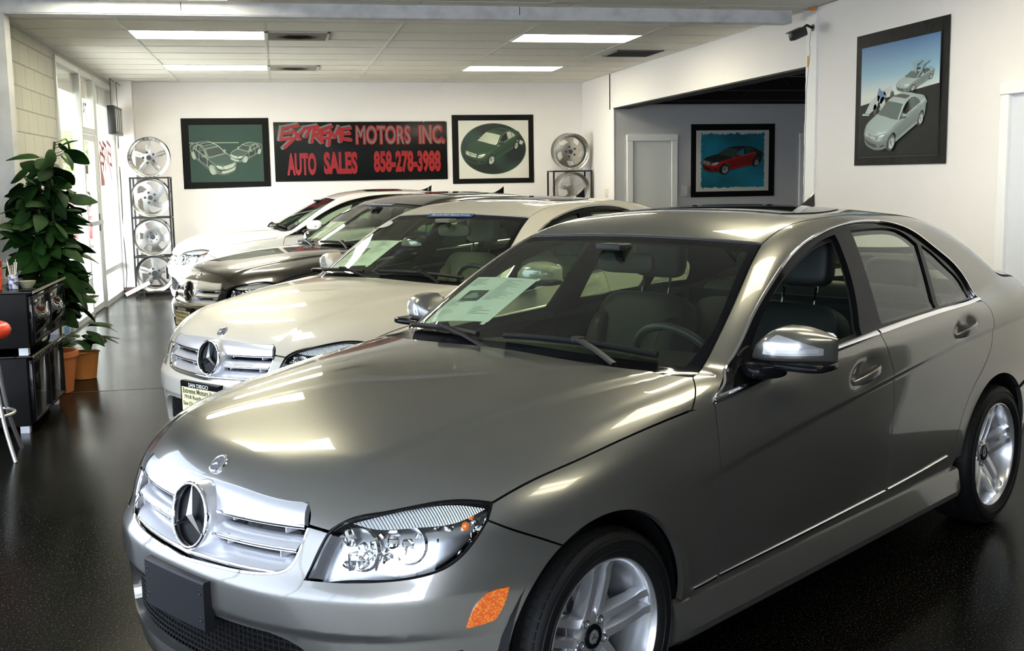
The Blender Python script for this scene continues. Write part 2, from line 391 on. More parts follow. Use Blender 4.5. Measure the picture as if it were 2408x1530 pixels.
RG=[(2.73,.797,1.016),(2.70,.863,.943),(2.683,.870,.866),(2.636,.879,.797),(2.56,.882,.735),(2.43,.883,.640),(2.335,.879,.50),(2.31,.87,.383),(2.305,.87,.322)]
WSE=[(.578,.752,.959),(.704,.716,.992),(.840,.690,1.086),(.988,.653,1.184),(1.138,.608,1.274),(1.262,.574,1.336)]
ROOFE=[(1.262,.574,1.336),(1.45,.553,1.385),(1.7,.535,1.412),(2.0,.525,1.420),(2.4,.525,1.400),(2.70,.54,1.345)]
RWE=[(2.70,.54,1.345),(2.85,.56,1.27),(3.0,.58,1.20),(3.17,.615,1.10)]
HOODR=[(.578,-.752,.959),(.505,-.60,.975),(.464,-.42,.98),(.466,-.2,.99),(.472,0,.99),(.466,.2,.99),(.464,.42,.98),(.505,.60,.975),(.578,.752,.959)]
CACHE={}
def CM(key,fn):
    if key not in CACHE: CACHE[key]=fn()
    return CACHE[key]
def star_geo(r,h=.012,w=.16):
    V=[(0,0,h)]; F=[]
    for k in range(3):
        a=PI/2+k*2*PI/3; V.append((r*math.cos(a),r*math.sin(a),h*.25)); b=a+PI/3; V.append((w*r*math.cos(b),w*r*math.sin(b),h*.1))
    for k in range(3):
        t,bn,bp=1+2*k,2+2*k,2+2*((k+2)%3); F+=[(0,bp,t),(0,t,bn)]
    return np.array(V),F
def torus(R,r,n=48,m=10): 
    return tube([(R*math.cos(a),R*math.sin(a),0) for a in np.linspace(0,2*PI,n,endpoint=False)],r,m,True)
def place(VF,o,n,up=(0,0,1)):
    """geometry built in XY with +Z out -> car frame at o facing n, its Y along up"""
    n=nrm(n); u=nrm(np.array(up)-n*(np.array(up)@n)); r=np.cross(u,n); V,F=VF; V=np.asarray(V,float)
    return V[:,:1]*r+V[:,1:2]*u+V[:,2:3]*n+np.array(o),F
def surf_grid(fr,us,vs,off,bulge=None):
    Q=np.array([(u,v) for u in us for v in vs]); O,D,t0,t1=fr.ray(Q); P=S.cast(O,D,t0,t1,int((t1-t0)/.01)); N=S.grad(P); return P+N*off,N
def ghw(z): return float(np.interp(z,[.56,.587,.603,.635,.705,.757],[.25,.355,.398,.415,.424,.405]))
def blade(z0,z1,o0,o1,thick=.02,bul=.004,drop=.012,dt=None):
    dt=drop if dt is None else dt
    """louvre between heights z0 (lower edge) and z1, offset o0/o1 from the nose surface"""
    nz,ny=7,45; A=np.zeros((ny,nz,3)); B=np.zeros((ny,nz,3))
    for j in range(nz):
        t=j/(nz-1); z=z0+(z1-z0)*t; hw=ghw(z)-.003; y=np.linspace(-hw,hw,ny); zz=z-(drop+(dt-drop)*t)*(1-(np.abs(y)/hw)**(1 if dt==drop else 2))
        th=np.arctan2(y,.97-.0*y); Q=np.stack([th,zz],1)
        for _ in range(3):
            O,D,t0,t1=CF.ray(Q); P=S.cast(O,D,t0,t1); Q[:,0]=np.arctan2(y,.25-P[:,0])
        N=S.grad(P); o=o0+(o1-o0)*t+bul*math.sin(PI*t); A[:,j]=P+N*o; B[:,j]=P+N*(o-thick)
    V=np.concatenate([A.reshape(-1,3),B.reshape(-1,3)]); k=ny*nz; F=[]
    for i in range(ny-1):
        for j in range(nz-1):
            q=(i*nz+j,i*nz+j+1,(i+1)*nz+j+1,(i+1)*nz+j); F.append(q); F.append(tuple(k+w for w in q[::-1]))
        for j in (0,nz-1): F.append((i*nz+j,(i+1)*nz+j,k+(i+1)*nz+j,k+i*nz+j))
    for i in (0,ny-1):
        for j in range(nz-1): F.append((i*nz+j,i*nz+j+1,k+i*nz+j+1,k+i*nz+j))
    return V,F
# ---- wheel (axis along y, outer face towards +y), built round the origin
def rim_geo():
    g=G()
    g.add(lathe([(.232,.092),(.236,.098),(.2345,.103),(.229,.1035),(.224,.098),(.219,.085),(.214,.06),(.205,.02),(.20,-.06),(.205,-.10),(.232,-.11)],72,'y'))
    for k in range(5):
        for sgn in (-1,1):
            rs=[.048,.09,.135,.176,.196,.222]; ax=[.048,.060,.070,.0775,.078,.090]; dp=[.045,.045,.042,.036,.036,.02]; wt=[.0125,.0115,.0110,.0110,.0112,.012]; wb=[.019,.0165,.0150,.0145,.0150,.017]
            lat=[.0275,.0275,.0270,.0270,.0270,.0270]; V=[]
            for r,a,d,w,b,l in zip(rs,ax,dp,wt,wb,lat):
                l*=sgn
                V+=[(r,a-.006,l-b*.86),(r,a,l-w),(r,a,l+w),(r,a-.006,l+b*.86),(r,a-d,l+b),(r,a-d,l-b)]
            F=[(i*6+j,i*6+(j+1)%6,i*6+6+(j+1)%6,i*6+6+j) for i in range(5) for j in range(6)]+[tuple(range(6))[::-1],tuple(range(30,36))]
            ph=PI/2+.07+k*2*PI/5; V=np.array(V); c,s=math.cos(ph),math.sin(ph)
            g.add((np.stack([V[:,0]*c-V[:,2]*s,V[:,1],V[:,0]*s+V[:,2]*c],1),F))
    g.add(lathe([(0,.052),(.03,.052),(.062,.050),(.074,.044),(.076,.0),(.07,-.03),(0,-.03)],60,'y'))
    # valve
    g.add(tube([(.19,.075,.02),(.20,.085,.02)],.004,8))
    return g
def tyre_geo():
    R=.3145; pr=[(.233,.1035),(.245,.112),(.262,.1155),(.280,.1145),(.290,.112),(.2925,.1105),(.300,.105),(.308,.095)]
    for a in (.085,.062,.038,.012,-.012,-.038,-.062,-.085):
        pass
    tread=[(.3115,.088),(.3135,.070),(.3140,.052),(.3070,.050),(.3070,.042),(.3143,.040),(.3145,.008),(.3075,.006),(.3075,-.006),(.3145,-.008),(.3143,-.040),(.3070,-.042),(.3070,-.050),(.3140,-.052),(.3135,-.070),(.3115,-.088),(.308,-.095)]
    back=[(r,-a) for r,a in pr[::-1][1:]]
    g=G(); g.add(lathe(pr+tread+back,96,'y'))
    # shoulder blocks
    for k in range(72):
        a=2*PI*k/72; V,F=box(-.0105,.0105,.066,.101,0,.0042)
        V=V.copy(); V[:,2]=V[:,2]+np.where(V[:,1]>.09,.303,.3112)
        c,s=math.cos(a),math.sin(a); g.add((np.stack([V[:,0]*c+V[:,2]*s,V[:,1],-V[:,0]*s+V[:,2]*c],1),F))
    # sidewall ribs
    for r in (.256,.284): g.add(lathe([(r-.0015,.1140),(r,.1172),(r+.0015,.1140)],80,'y'))
    return g
def wheel(parent,x,side,M):
    """side +1 left, -1 right"""
    w=put('wheel',CM('tyre',lambda: mkmesh('tyre',tyre_geo(),None,40)),parent,[M['tyre']],(x,-side*.772,.3145),(0,0,PI if side>0 else 0))
    w['label']='black road tyre'
    put('alloy_rim',CM('rim',lambda: mkmesh('rim',rim_geo(),None,30)),w,[M['alloy']])
    if M.get('fine'):
        for k in range(5):
            def lug():
                a=PI/2+.07+(k+.5)*2*PI/5; V,F=lathe([(.0,.050),(.008,.050),(.010,.053),(.0125,.053),(.0125,.047)],16,'y'); return mkmesh('lug',(V+np.array([.051*math.cos(a),0,.051*math.sin(a)]),F))
            put('wheel_bolt',CM('lug%d'%k,lug),w,[M['steel']])
    def cap():
        g=G(); g.add(lathe([(.0,.056),(.020,.056)],40,'y'),1); g.add(lathe([(.020,.056),(.022,.058),(.034,.057),(.036,.053)],40,'y'),0)
        V,F=star_geo(.018,.003,.2); g.add((np.stack([V[:,0],V[:,2]+.0565,V[:,1]],1),F),2)
        return mkmesh('cap',g,None,30)
    put('centre_cap',CM('cap',cap),w,[M['black'],M['alloy'],M['chrome']])
    put('brake_disc',CM('disc',lambda: mkmesh('disc',G().add(lathe([(.06,.0),(.148,.0),(.148,-.022),(.06,-.022)],60,'y')).add(box(.085,.16,-.05,.035,-.06,.06,.008)))),w,[M['steel']])
def seat(parent,x,y,M,key):
    def mk():
        R=rotm('Y',-.0)
        a=math.radians(22); Rb=rotm('Y',a)
        g=G(); g.add(sell((x+.385,y,.705),(.085,.255,.36),.35,.35,28,20,Rb))
        g.add(sell((x+.39-.055,y-.20,.70),(.07,.055,.27),.5,.5,16,14,Rb)); g.add(sell((x+.39-.055,y+.20,.70),(.07,.055,.27),.5,.5,16,14,Rb))
        g.add(sell((x,y,.40),(.30,.26,.09),.4,.35,28,14,rotm('Y',.1))); g.add(sell((x-.02,y-.215,.44),(.26,.05,.075),.5,.5)); g.add(sell((x-.02,y+.215,.44),(.26,.05,.075),.5,.5))
        return mkmesh('seat',fy((g.arr(),g.F)),None,60)
    o=put('seat',CM(key,mk),parent,[M['seat']])
    def hr():
        g=G(); g.add(sell((x+.575,y,1.215),(.055,.135,.10),.45,.5,28,18,rotm('Y',.14))); return mkmesh('headrest',fy((g.arr(),g.F)),None,60)
    put('headrest',CM(key+'h',hr),o,[M['seat']])
    for s in (-1,1):
        put('headrest_post',CM(key+'p%d'%s,lambda: mkmesh('post',fy(tube([(x+.525,y+s*.075,1.00),(x+.565,y+s*.075,1.16)],.0065,10)))),o,[M['chrome']])
def mirror_geo():
    """left door mirror, car frame"""
    g=G(); n=22; m=18; V=[]
    # shell: sections along y (inner .875 -> outer 1.10), each a rounded D open to the rear
    for i in range(n+1):
        t=i/n; y=.805+.222*t
        up=.012+.052*(1-max(0,1-t/.30)**2)*(1-.62*max(0,(t-.45)/.55)**1.8)
        lo=.056-.010*t; fx=.135*(1-max(0,(t-.25)/.80)**2.4)*(.80+.20*min(1,t*4))
        zc=1.030-.004*t; 
        for j in range(m+1):
            a=PI/2-PI*j/m; ca,sa=math.cos(a),math.sin(a)
            z=zc+(up if sa>0 else lo)*math.copysign(abs(sa)**(.72 if sa>0 else .36),sa); x=.968+.022*t-fx*abs(ca)**.62
            q_=y-.040*max(0,(zc+up-z)/.11)*(1-t)**2.5; V.append((x,q_,z))
    F=[(i*(m+1)+j,i*(m+1)+j+1,(i+1)*(m+1)+j+1,(i+1)*(m+1)+j) for i in range(n) for j in range(m)]
    F+=[tuple(range(m+1)),tuple(n*(m+1)+j for j in range(m+1))]
    F+=[tuple(i*(m+1) for i in range(n+1))+tuple(i*(m+1)+m for i in range(n,-1,-1))]
    return np.array(V),F
def car_meshes(MB):
    """panel table: name -> (left mesh key, has right twin)"""
def build_car(name,label,loc,rz,M,plate='blank',open_window=True,group=None,emblem=True,banner=False):
    root=empty(name,loc,rz); tag(root,label,'car',group)
    def P(part,key,fn,m,parent=None,twin=False):
        o=put(part,CM(key,lambda: fn(False)),parent or root,m)
        q=put(part,CM(key+'_r',lambda: fn(True)),(parent if parent is not None else root),m) if twin else None
        return o,q
    def pp(fr,segs,**k): return lambda mr: patch(S,fr,segs,mirror=mr,**k)
    pt=[M['paint']]
    # --- painted panels
    hood=[HOODR[::1],[(.578,.752,.959),(.52,.80,.922),(.456,.836,.885)],HOODSIDE,HLTOP,[(-.641,.490,.700),(-.655,.430,.705)],[(-.655,.430,.705),(-.647,.422,.738),(-.640,.402,.757)],sy(LIP),
          mir([(-.655,.430,.705),(-.647,.422,.738),(-.640,.402,.757)]),mir([(-.641,.490,.700),(-.655,.430,.705)]),mir(HLTOP),mir(HOODSIDE),mir([(.578,.752,.959),(.52,.80,.922),(.456,.836,.885)])]
    P('hood','hood',pp(FT,hood,res=.016,fl=.025,gap=.0025),pt)
    arc=circ(*ARF,233,119.5)[::-1]   # from gap point down to the lower front
    a1=[(-.356,.777,.724),(-.311,.811,.698),(-.24,.845,.664),(ARF[2]*math.cos(math.radians(119.5)),.868,ARF[1]+ARF[2]*math.sin(math.radians(119.5)))]
    arcf=circ(*ARF,119.5,204); botf=[arcf[-1],(-.45,.77,.182),(-.62,.58,.182),(-.72,.28,.182),(-.745,0,.182)]
    up=[HLIN,HLBOT[:7],a1,arcf]
    bump=[mir(GRB[::1])[::-1] if 0 else GRB[::-1][::-1][::-1]]  # centre -> left corner
    left=[GRB[::-1],[GRB[0],HLIN[0]],HLIN,HLBOT[:7],a1,arcf,botf]
    bump=left+[mir(s) for s in left[::-1]]
    OPEN=[[(-.77,-.36,.425),(-.785,0,.425),(-.77,.36,.425)],[(-.77,.36,.425),(-.72,.46,.395),(-.69,.50,.335),(-.69,.49,.285)],[(-.69,.49,.285),(-.76,.25,.262),(-.775,0,.258),(-.76,-.25,.262),(-.69,-.49,.285)],[(-.69,-.49,.285),(-.69,-.50,.335),(-.72,-.46,.395),(-.77,-.36,.425)]]
    SIDE=[[(-.60,.61,.375),(-.52,.69,.392),(-.43,.745,.40)],[(-.43,.745,.40),(-.42,.75,.34),(-.45,.74,.285)],[(-.45,.74,.285),(-.56,.66,.275),(-.60,.61,.275)],[(-.60,.61,.275),(-.615,.60,.32),(-.60,.61,.375)]]
    SIDER=[mir(s) for s in SIDE[::-1]]
    fl=lambda z,y1: [(float(S.nose(z))+.27*abs(y)**2.3,y,z) for y in np.linspace(-y1,y1,25)]
    FE=[fl(.545,.77),fl(.605,.45),fl(.445,.77)]
    bo,_=P('front_bumper','fbump',pp(CF,bump,holes=[OPEN,SIDE,SIDER],res=.015,fl=.03,gap=.0025,feat=FE),pt)
    P('lower_grille','lgrille',lambda mr: mkmesh('lg',lgrille(OPEN)),[M['mesh']],bo)
    P('side_intake','sintake',lambda mr: patch(S,CF,SIDE,res=.03,gap=-.01,fl=0,off=-.028,mirror=mr),[M['mesh']],bo,True)
    def fog(mr):
        g=G(); g.add(place(lathe([(0,.012),(.030,.010),(.040,.004),(.044,-.01),(.044,-.03)],32),(-.545,.645,.335),(-.75,.65,.0))); return mkmesh('fog',fy((g.arr(),g.F),mr))
    P('fog_lamp','fog',fog,[M['lens']],bo,True)
    CL=[(x,.88,float(S.line(x))) for x in np.linspace(.32,3.5,60)]
    fend=[[(.569,.84,.891),(.50,.84,.888),(.456,.836,.885)],HOODSIDE,[(-.328,.768,.761),(-.356,.777,.724)],a1,circ(*ARF,119.5,0),[(ARF[2],.868,ARF[1]),(.40,.868,.322),(.557,.865,.322)],DG[::-1]]
    P('fender','fender',pp(FO,fend,res=.015,fl=.02,gap=.0025,feat=[CL]),pt,None,True)
    df=[DG,[DG[-1],(1.684,.866,.322)],BG[::-1],[(1.708,.813,.981),(1.2,.815,.948),(.9,.816,.923),(.585,.835,.898)],[(.585,.835,.898),DG[0]]]
    dr=[BG,[BG[-1],RG[-1]],RG[::-1],[RG[0],(2.154,.807,1.002),(1.711,.812,.981)]]
    ex=lambda d: [(np.array([d[0],d[1]]),(d[2]*1.35,d[3]*1.7),.007)]
    class FSx(Frame): pass
    exf=lambda d: [(FS.uv([(d[0],.87,d[1])])[0],(d[2]*1.4,d[3]*1.8),.007)]
    fdoor=P('front_door','fdoor',pp(FS,df,res=.018,fl=.02,gap=.0025,extra=exf(S.dents[0]),feat=[CL]),pt,None,True)
    rdoor=P('rear_door','rdoor',pp(FS,dr,res=.018,fl=.02,gap=.0025,extra=exf(S.dents[1]),feat=[CL]),pt,None,True)
    quarter=[WSE,ROOFE,RWE,[(3.17,.615,1.10),(3.22,.66,1.06),(3.45,.675,1.05),(3.66,.68,1.03)],[(3.66,.68,1.03),(3.70,.70,.9),(3.68,.745,.72)],[(3.68,.745,.72),(3.45,.83,.66),(3.25,.87,.64),(3.12,.875,.615)],circ(*ARR,54,152),[(2.419,.88,.493),(2.36,.88,.52),RG[6]],RG[:7][::-1],[RG[0],(2.745,.765,1.02)],DLO[::-1],[(.585,.83,.903),(.569,.84,.893),(.456,.836,.885)],[(.456,.836,.885),(.52,.80,.922),(.578,.752,.959)]]
    quarter=[WSE,ROOFE,RWE,[(3.17,.615,1.10),(3.22,.66,1.06),(3.45,.675,1.05),(3.66,.68,1.03)],[(3.66,.68,1.03),(3.70,.70,.9),(3.68,.745,.72)],[(3.68,.745,.72),(3.45,.83,.66),(3.25,.87,.64),(3.12,.875,.615)],circ(*ARR,50,172),[circ(*ARR,50,172)[-1],(2.34,.875,.37),(2.305,.87,.322)],RG[::-1],[RG[0],(2.745,.765,1.02)],DLO[::-1],[(.585,.83,.903),(.569,.84,.893),(.456,.836,.885)],[(.456,.836,.885),(.52,.80,.922),(.578,.752,.959)]]
    P('body_side','quarter',pp(FO,quarter,res=.017,fl=.02,gap=.002,feat=[CL]),pt,None,True)
    roofq=ROOFE[:]; rf=[ROOFE,[(2.70,.54,1.345),(2.735,.3,1.375),(2.745,0,1.38)],[(2.745,0,1.38),(2.735,-.3,1.375),(2.70,-.54,1.345)],mir(ROOFE),[(1.262,-.574,1.336),(1.247,-.33,1.349),(1.245,0,1.356),(1.247,.33,1.349),(1.262,.574,1.336)]]
    SUN=[[(1.68,-.40,1.41),(1.665,0,1.44),(1.68,.40,1.41)],[(1.68,.40,1.41),(1.72,.425,1.41),(2.1,.42,1.42),(2.16,.40,1.42)],[(2.16,.40,1.42),(2.175,0,1.44),(2.16,-.40,1.42)],[(2.16,-.40,1.42),(2.1,-.42,1.42),(1.72,-.425,1.41),(1.68,-.40,1.41)]]
    ro,_=P('roof','roof',pp(FT,rf,holes=[SUN],res=.022,fl=.014,gap=.002),pt)
    P('sunroof','sunroof',pp(FT,SUN,res=.025,fl=.012,gap=.006,off=.004),[M['darkglass']],ro)
    P('headliner','headliner',pp(FT,rf,res=.06,fl=0,gap=.0,off=-.035),[M['trim']],ro)
    trunk=[[(3.24,-.64,1.07),(3.25,0,1.10),(3.24,.64,1.07)],[(3.24,.64,1.07),(3.45,.665,1.05),(3.67,.67,1.03)],[(3.67,.67,1.03),(3.73,.3,1.05),(3.735,0,1.05),(3.73,-.3,1.05),(3.67,-.67,1.03)],[(3.67,-.67,1.03),(3.45,-.665,1.05),(3.24,-.64,1.07)]]
    tr,_=P('trunk_lid','trunk',pp(FT,trunk,res=.03),pt)
    P('trunk_lid_face','trunkf',pp(CR,[[(3.70,.69,.99),(3.76,.3,1.0),(3.77,0,1.0),(3.76,-.3,1.0),(3.70,-.69,.99)],[(3.70,-.69,.99),(3.70,-.70,.9),(3.71,-.70,.73)],[(3.71,-.70,.73),(3.78,0,.73),(3.71,.70,.73)],[(3.71,.70,.73),(3.70,.70,.9),(3.70,.69,.99)]],res=.03,gap=.003),pt,tr)
    P('tail_lamp','tail',pp(CR,[[(3.72,.62,.93),(3.69,.70,.93),(3.60,.78,.92)],[(3.60,.78,.92),(3.58,.80,.84),(3.62,.79,.75)],[(3.62,.79,.75),(3.70,.70,.75),(3.73,.60,.76)],[(3.73,.60,.76),(3.72,.62,.93)]],res=.03,off=.004),[M['red_lens']],None,True)
    rb=circ(*ARR,50,-21); rbl=[[(3.12,.875,.60),(3.25,.87,.638),(3.45,.83,.655),(3.68,.745,.715)],[(3.68,.745,.715),(3.78,.3,.72),(3.785,0,.72)]]
    rear=rbl+[mir(q) for q in rbl[::-1]]+[mir(rb)[::-1],[mir(rb)[0],(3.4,-.80,.2),(3.65,-.4,.19),(3.70,0,.19),(3.65,.4,.19),(3.4,.80,.2),rb[-1]],rb[::-1]]
    P('rear_bumper','rbump',pp(CR,rear,res=.03,fl=.02),pt)
    # sills
    def skirt(mr):
        g=G(); xs=np.linspace(.312,2.345,50); P_=[(x,0,0) for x in xs]; V=[]
        pf=[(.850,.330),(.874,.321),(.879,.311),(.902,.238),(.898,.215),(.872,.192),(.80,.185)]
        for x in xs:
            t=max(0,1-(x-.312)/.06)**2+max(0,1-(2.345-x)/.06)**2
            for y,z in pf: V.append((x,y-.012*t*(z<.3),z+.012*(x-.3)/2))
        m=len(pf); F=[(i*m+j,i*m+j+1,(i+1)*m+j+1,(i+1)*m+j) for i in range(49) for j in range(m-1)]+[tuple(range(m)),tuple(49*m+j for j in range(m))]
        return mkmesh('sk',fy((np.array(V),F),mr),None,25)
    P('side_skirt','skirt',skirt,pt,None,True)
    # --- glass
    wsg=[[(.64,-.675,.985),(.56,-.42,1.01),(.525,0,1.025),(.56,.42,1.01),(.64,.675,.985)],[(.64,.675,.985),(.80,.668,1.07),(1.02,.607,1.21),(1.175,.562,1.298)],[(1.175,.562,1.298),(1.205,.545,1.312)],[(1.205,.545,1.312),(1.19,.3,1.327),(1.188,0,1.333),(1.19,-.3,1.327),(1.205,-.545,1.312)],[(1.205,-.545,1.312),(1.175,-.562,1.298)],mir([(.64,.675,.985),(.80,.668,1.07),(1.02,.607,1.21),(1.175,.562,1.298)])]
    fr=[[(.555,-.735,.952),(.49,-.60,.975),(.45,-.42,.98),(.455,0,.99),(.45,.42,.98),(.49,.60,.975),(.555,.735,.952)],WSE[:0]+[(.578,.752,.959),(.704,.714,.992),(.840,.688,1.086),(.988,.651,1.184),(1.138,.606,1.274),(1.262,.572,1.336)],[(1.262,.574,1.336),(1.247,.33,1.349),(1.245,0,1.356),(1.247,-.33,1.349),(1.262,-.574,1.336)],mir(WSE)]
    fr[0]=[(.578,-.752,.959)]+[(.495,-.60,.975),(.455,-.42,.98),(.46,0,.99),(.455,.42,.98),(.495,.60,.975)]+[(.578,.752,.959)]
    P('windshield_frame','wsframe',pp(FW,fr,holes=[wsg],res=.022,off=-.006,fl=.01,gap=.002),[M['black']])
    ws,_=P('windshield','ws',pp(FW,wsg,res=.03,off=-.006,fl=0,gap=-.004),[M['glass']])
    rwg=[[(2.76,-.52,1.335),(2.78,0,1.365),(2.76,.52,1.335)],[(2.76,.52,1.335),(2.95,.55,1.23),(3.15,.58,1.11)],[(3.15,.58,1.11),(3.19,0,1.13),(3.15,-.58,1.11)],[(3.15,-.58,1.11),(2.95,-.55,1.23),(2.76,-.52,1.335)]]
    rwo=[[(2.70,-.54,1.345),(2.735,-.3,1.375),(2.745,0,1.38),(2.735,.3,1.375),(2.70,.54,1.345)],RWE,[(3.17,.615,1.10),(3.24,.55,1.08),(3.25,0,1.10),(3.24,-.55,1.08),(3.17,-.615,1.10)],mir(RWE)]
    P('rear_window_frame','rwframe',pp(FR,rwo,holes=[rwg],res=.03,off=-.006,fl=.01),[M['black']])
    P('rear_window','rw',pp(FR,rwg,res=.04,off=-.006,fl=0,gap=-.003),[M['glass']])
    FWIN=[[(.93,.80,.952),(1.3,.815,.975),(1.600,.815,.997)],[(1.600,.815,.997),(1.66,.756,1.10),(1.715,.68,1.25),(1.735,.61,1.345)],[(1.735,.61,1.345),(1.60,.62,1.325),(1.42,.65,1.282),(1.2,.69,1.205),(1.03,.73,1.115),(.90,.77,1.02)],[(.90,.77,1.02),(.93,.80,.952)]]
    RWIN=[[(1.785,.80,1.012),(2.0,.80,1.020),(2.285,.79,1.027)],[(2.285,.79,1.027),(2.33,.72,1.15),(2.385,.65,1.275)],[(2.385,.65,1.275),(2.30,.615,1.325),(2.15,.60,1.352),(1.95,.605,1.360),(1.875,.605,1.358)],[(1.875,.605,1.358),(1.83,.70,1.20),(1.785,.80,1.012)]]
    QWIN=[[(2.325,.79,1.030),(2.5,.78,1.032),(2.68,.77,1.035)],[(2.68,.77,1.035),(2.665,.73,1.09),(2.58,.70,1.165),(2.48,.67,1.24),(2.42,.655,1.27)],[(2.42,.655,1.27),(2.37,.72,1.15),(2.325,.79,1.030)]]
    sidef=[[(.60,.83,.903)]+DLO[1:-1]+[(2.742,.765,1.022)],BELT[1:-1] and [(2.742,.765,1.022),(2.154,.807,1.006),(1.711,.812,.985),(1.2,.815,.952),(.9,.816,.927),(.60,.83,.903)]]
    P('window_frame','winframe',pp(FS,sidef,holes=[FWIN,RWIN,QWIN],res=.02,off=-.006,fl=.022,gap=.001),[M['black']],None,True)
    k='fglass'
    if open_window: put('front_window',CM(k+'_r',lambda: patch(S,FS,FWIN,res=.04,off=-.014,fl=0,gap=-.003,mirror=True)),root,[M['glass']])
    else: P('front_window',k,pp(FS,FWIN,res=.04,off=-.014,fl=0,gap=-.003),[M['glass']],None,True)
    P('rear_door_window','rglass',pp(FS,RWIN,res=.04,off=-.014,fl=0,gap=-.003),[M['glass']],None,True)
    P('quarter_window','qglass',pp(FS,QWIN,res=.04,off=-.012,fl=0,gap=-.003),[M['glass']],None,True)
    # --- bright trim
    ch=[M['chrome']]
    P('window_chrome','dlo',lambda mr: mkmesh('t',fy(strip(S,FS,DLO,.010,.006),mr)),ch,None,True)
    P('belt_chrome','belt1',lambda mr: mkmesh('t',fy(strip(S,FS,[(.575,.835,.897),(.9,.816,.922),(1.2,.815,.946),(1.698,.812,.980)],.022,.006),mr)),ch,None,True)
    P('belt_chrome','belt2',lambda mr: mkmesh('t',fy(strip(S,FS,[(1.712,.812,.981),(2.154,.807,1.002),(2.737,.781,1.014)],.022,.006),mr)),ch,None,True)
    for i,(a,b) in enumerate((((.415,.868,.347),(.540,.868,.352)),((.556,.868,.352),(1.675,.868,.377)),((1.70,.868,.378),(2.235,.87,.405)))):
        P('door_chrome','rub%d'%i,lambda mr: mkmesh('t',fy(strip(S,FS,[a,((a[0]+b[0])/2,.868,(a[2]+b[2])/2-.002),b],.011,.007),mr)),ch,None,True)
    # --- door handles
    for i,(d,door) in enumerate(zip(S.dents,(fdoor,rdoor))):
        def hb(mr):
            p=[]; w=.865+.0
            for t in np.linspace(-1,1,17):
                x=d[0]+.002+t*.100; z=d[1]-.012+t*.100*d[5]; y0=float(S.w(np.array(x),np.array(z+.08))) ; y0=float(S.w(np.array(d[0]-.2),np.array(d[1]-.03)))
                p.append((x,y0-.006+.022*(1-abs(t)**3),z))
            V,F=sweep(p,[(.0155*math.copysign(abs(math.cos(a))**.7,math.cos(a)),.0075*math.copysign(abs(math.sin(a))**.7,math.sin(a))) for a in np.linspace(0,2*PI,14,endpoint=False)],False,(0,0,1),True,[.55+.45*(1-abs(t)**4) for t in np.linspace(-1,1,17)])
            return mkmesh('h',fy((V,F),mr),None,50)
        put('door_handle',CM('hb%d'%i,lambda: hb(False)),door[0],pt); put('door_handle',CM('hb%d_r'%i,lambda: hb(True)),door[1],pt)
    # --- grille
    gb=[sy([(-.640,.402,.757),(-.653,.373,.757),(-.684,.143,.763),(-.688,0,.764)]),mir([(-.655,.430,.705),(-.640,.402,.757)])[::1],mir(GRB),GRB[:0] or GRB[::-1],[(-.655,.430,.705),(-.640,.402,.757)]]
    gb=[LIP,mir(LIP),mir([(-.655,.430,.705),(-.647,.422,.738),(-.640,.402,.757)]),mir(GRB)[::-1],GRB[::-1],[(-.655,.430,.705),(-.647,.422,.738),(-.640,.402,.757)]]
    gr,_=P('grille','grille',lambda mr: patch(S,CF,gb,res=.02,gap=-.012,fl=.0,off=-.055),[M['black']])
    def gframe(mr):
        g=G()
        for q in (GRB,mir(GRB)): g.add(strip(S,CF,q,.010,.005,-.004))
        return mkmesh('gf',fy((g.arr(),g.F)))
    P('grille_trim','gtrim',gframe,ch,gr)
    for i,(z0,z1,o0,o1) in enumerate(((.712,.7595,-.005,-.004),(.652,.690,-.008,-.040),(.594,.632,-.010,-.042))):
        P('grille_louvre','louv%d'%i,lambda mr: mkmesh('lv',fy(blade(z0,z1,o0,o1,dt=-.008 if i==0 else None)),None,50),[M['silver']],gr)
        P('louvre_chrome','louvc%d'%i,lambda mr: mkmesh('lc',fy(blade(z0-.0105,z0-.001,o0-.004,o0+.001,.02,.002)),None,50),ch,gr)
    for k,y in enumerate(np.r_[np.linspace(-.36,-.16,2),np.linspace(.16,.36,2)]):
        for j,z in enumerate((.697,.637)):
            def rib(mr):
                O,D,t0,t1=CF.ray(CF.uv(np.array([[-.74+.25*abs(y)**2,y,z]]))); q=S.cast(O,D,t0,t1)[0]; return mkmesh('rb',fy(box(q[0]+.012,q[0]+.05,y-.003,y+.003,z-.016,z+.012)))
            P('grille_rib','rib%d_%d'%(k,j),rib,[M['silver']],gr)
    if emblem:
        so=(-.752,0,.671); sn=(-.985,0,.17)
        P('star_housing','shouse',lambda mr: mkmesh('sh',fy(place(lathe([(.088,-.004),(.094,-.012),(.098,-.04),(.104,-.075)],56),so,sn))),[M['silver']],gr)
        P('star_disc','sdisc',lambda mr: mkmesh('sd',fy(place(lathe([(0,-.014),(.086,-.014)],48),so,sn))),[M['disc']],gr)
        def star(mr):
            g=G(); g.add(place(torus(.088,.0065,64,12),so,sn)); g.add(place(star_geo(.087,.012,.155),(so[0],so[1],so[2]),sn)); return mkmesh('st',fy((g.arr(),g.F)),None,20)
        P('star_emblem','star',star,ch,gr)
    def badge(mr):
        p=S.cast(np.array([[-.653,0,2.]]),np.array([[0,0,-1.]]),.5,1.8,800); n=S.grad(p)[0]; p=p[0]
        g=G(); g.add(place(lathe([(.0,.006),(.024,.005)],36),p,n,(1,0,0)),0); g.add(place(lathe([(.024,.005),(.026,.007),(.030,.006),(.032,-.003)],36),p,n,(1,0,0)),1)
        V,F=star_geo(.022,.004,.2); g.add(place((V+[0,0,.006],F),p,n,(1,0,0)),1); return mkmesh('bd',(fy((g.arr(),g.F))[0],g.F),None,30) if 0 else gm(g)
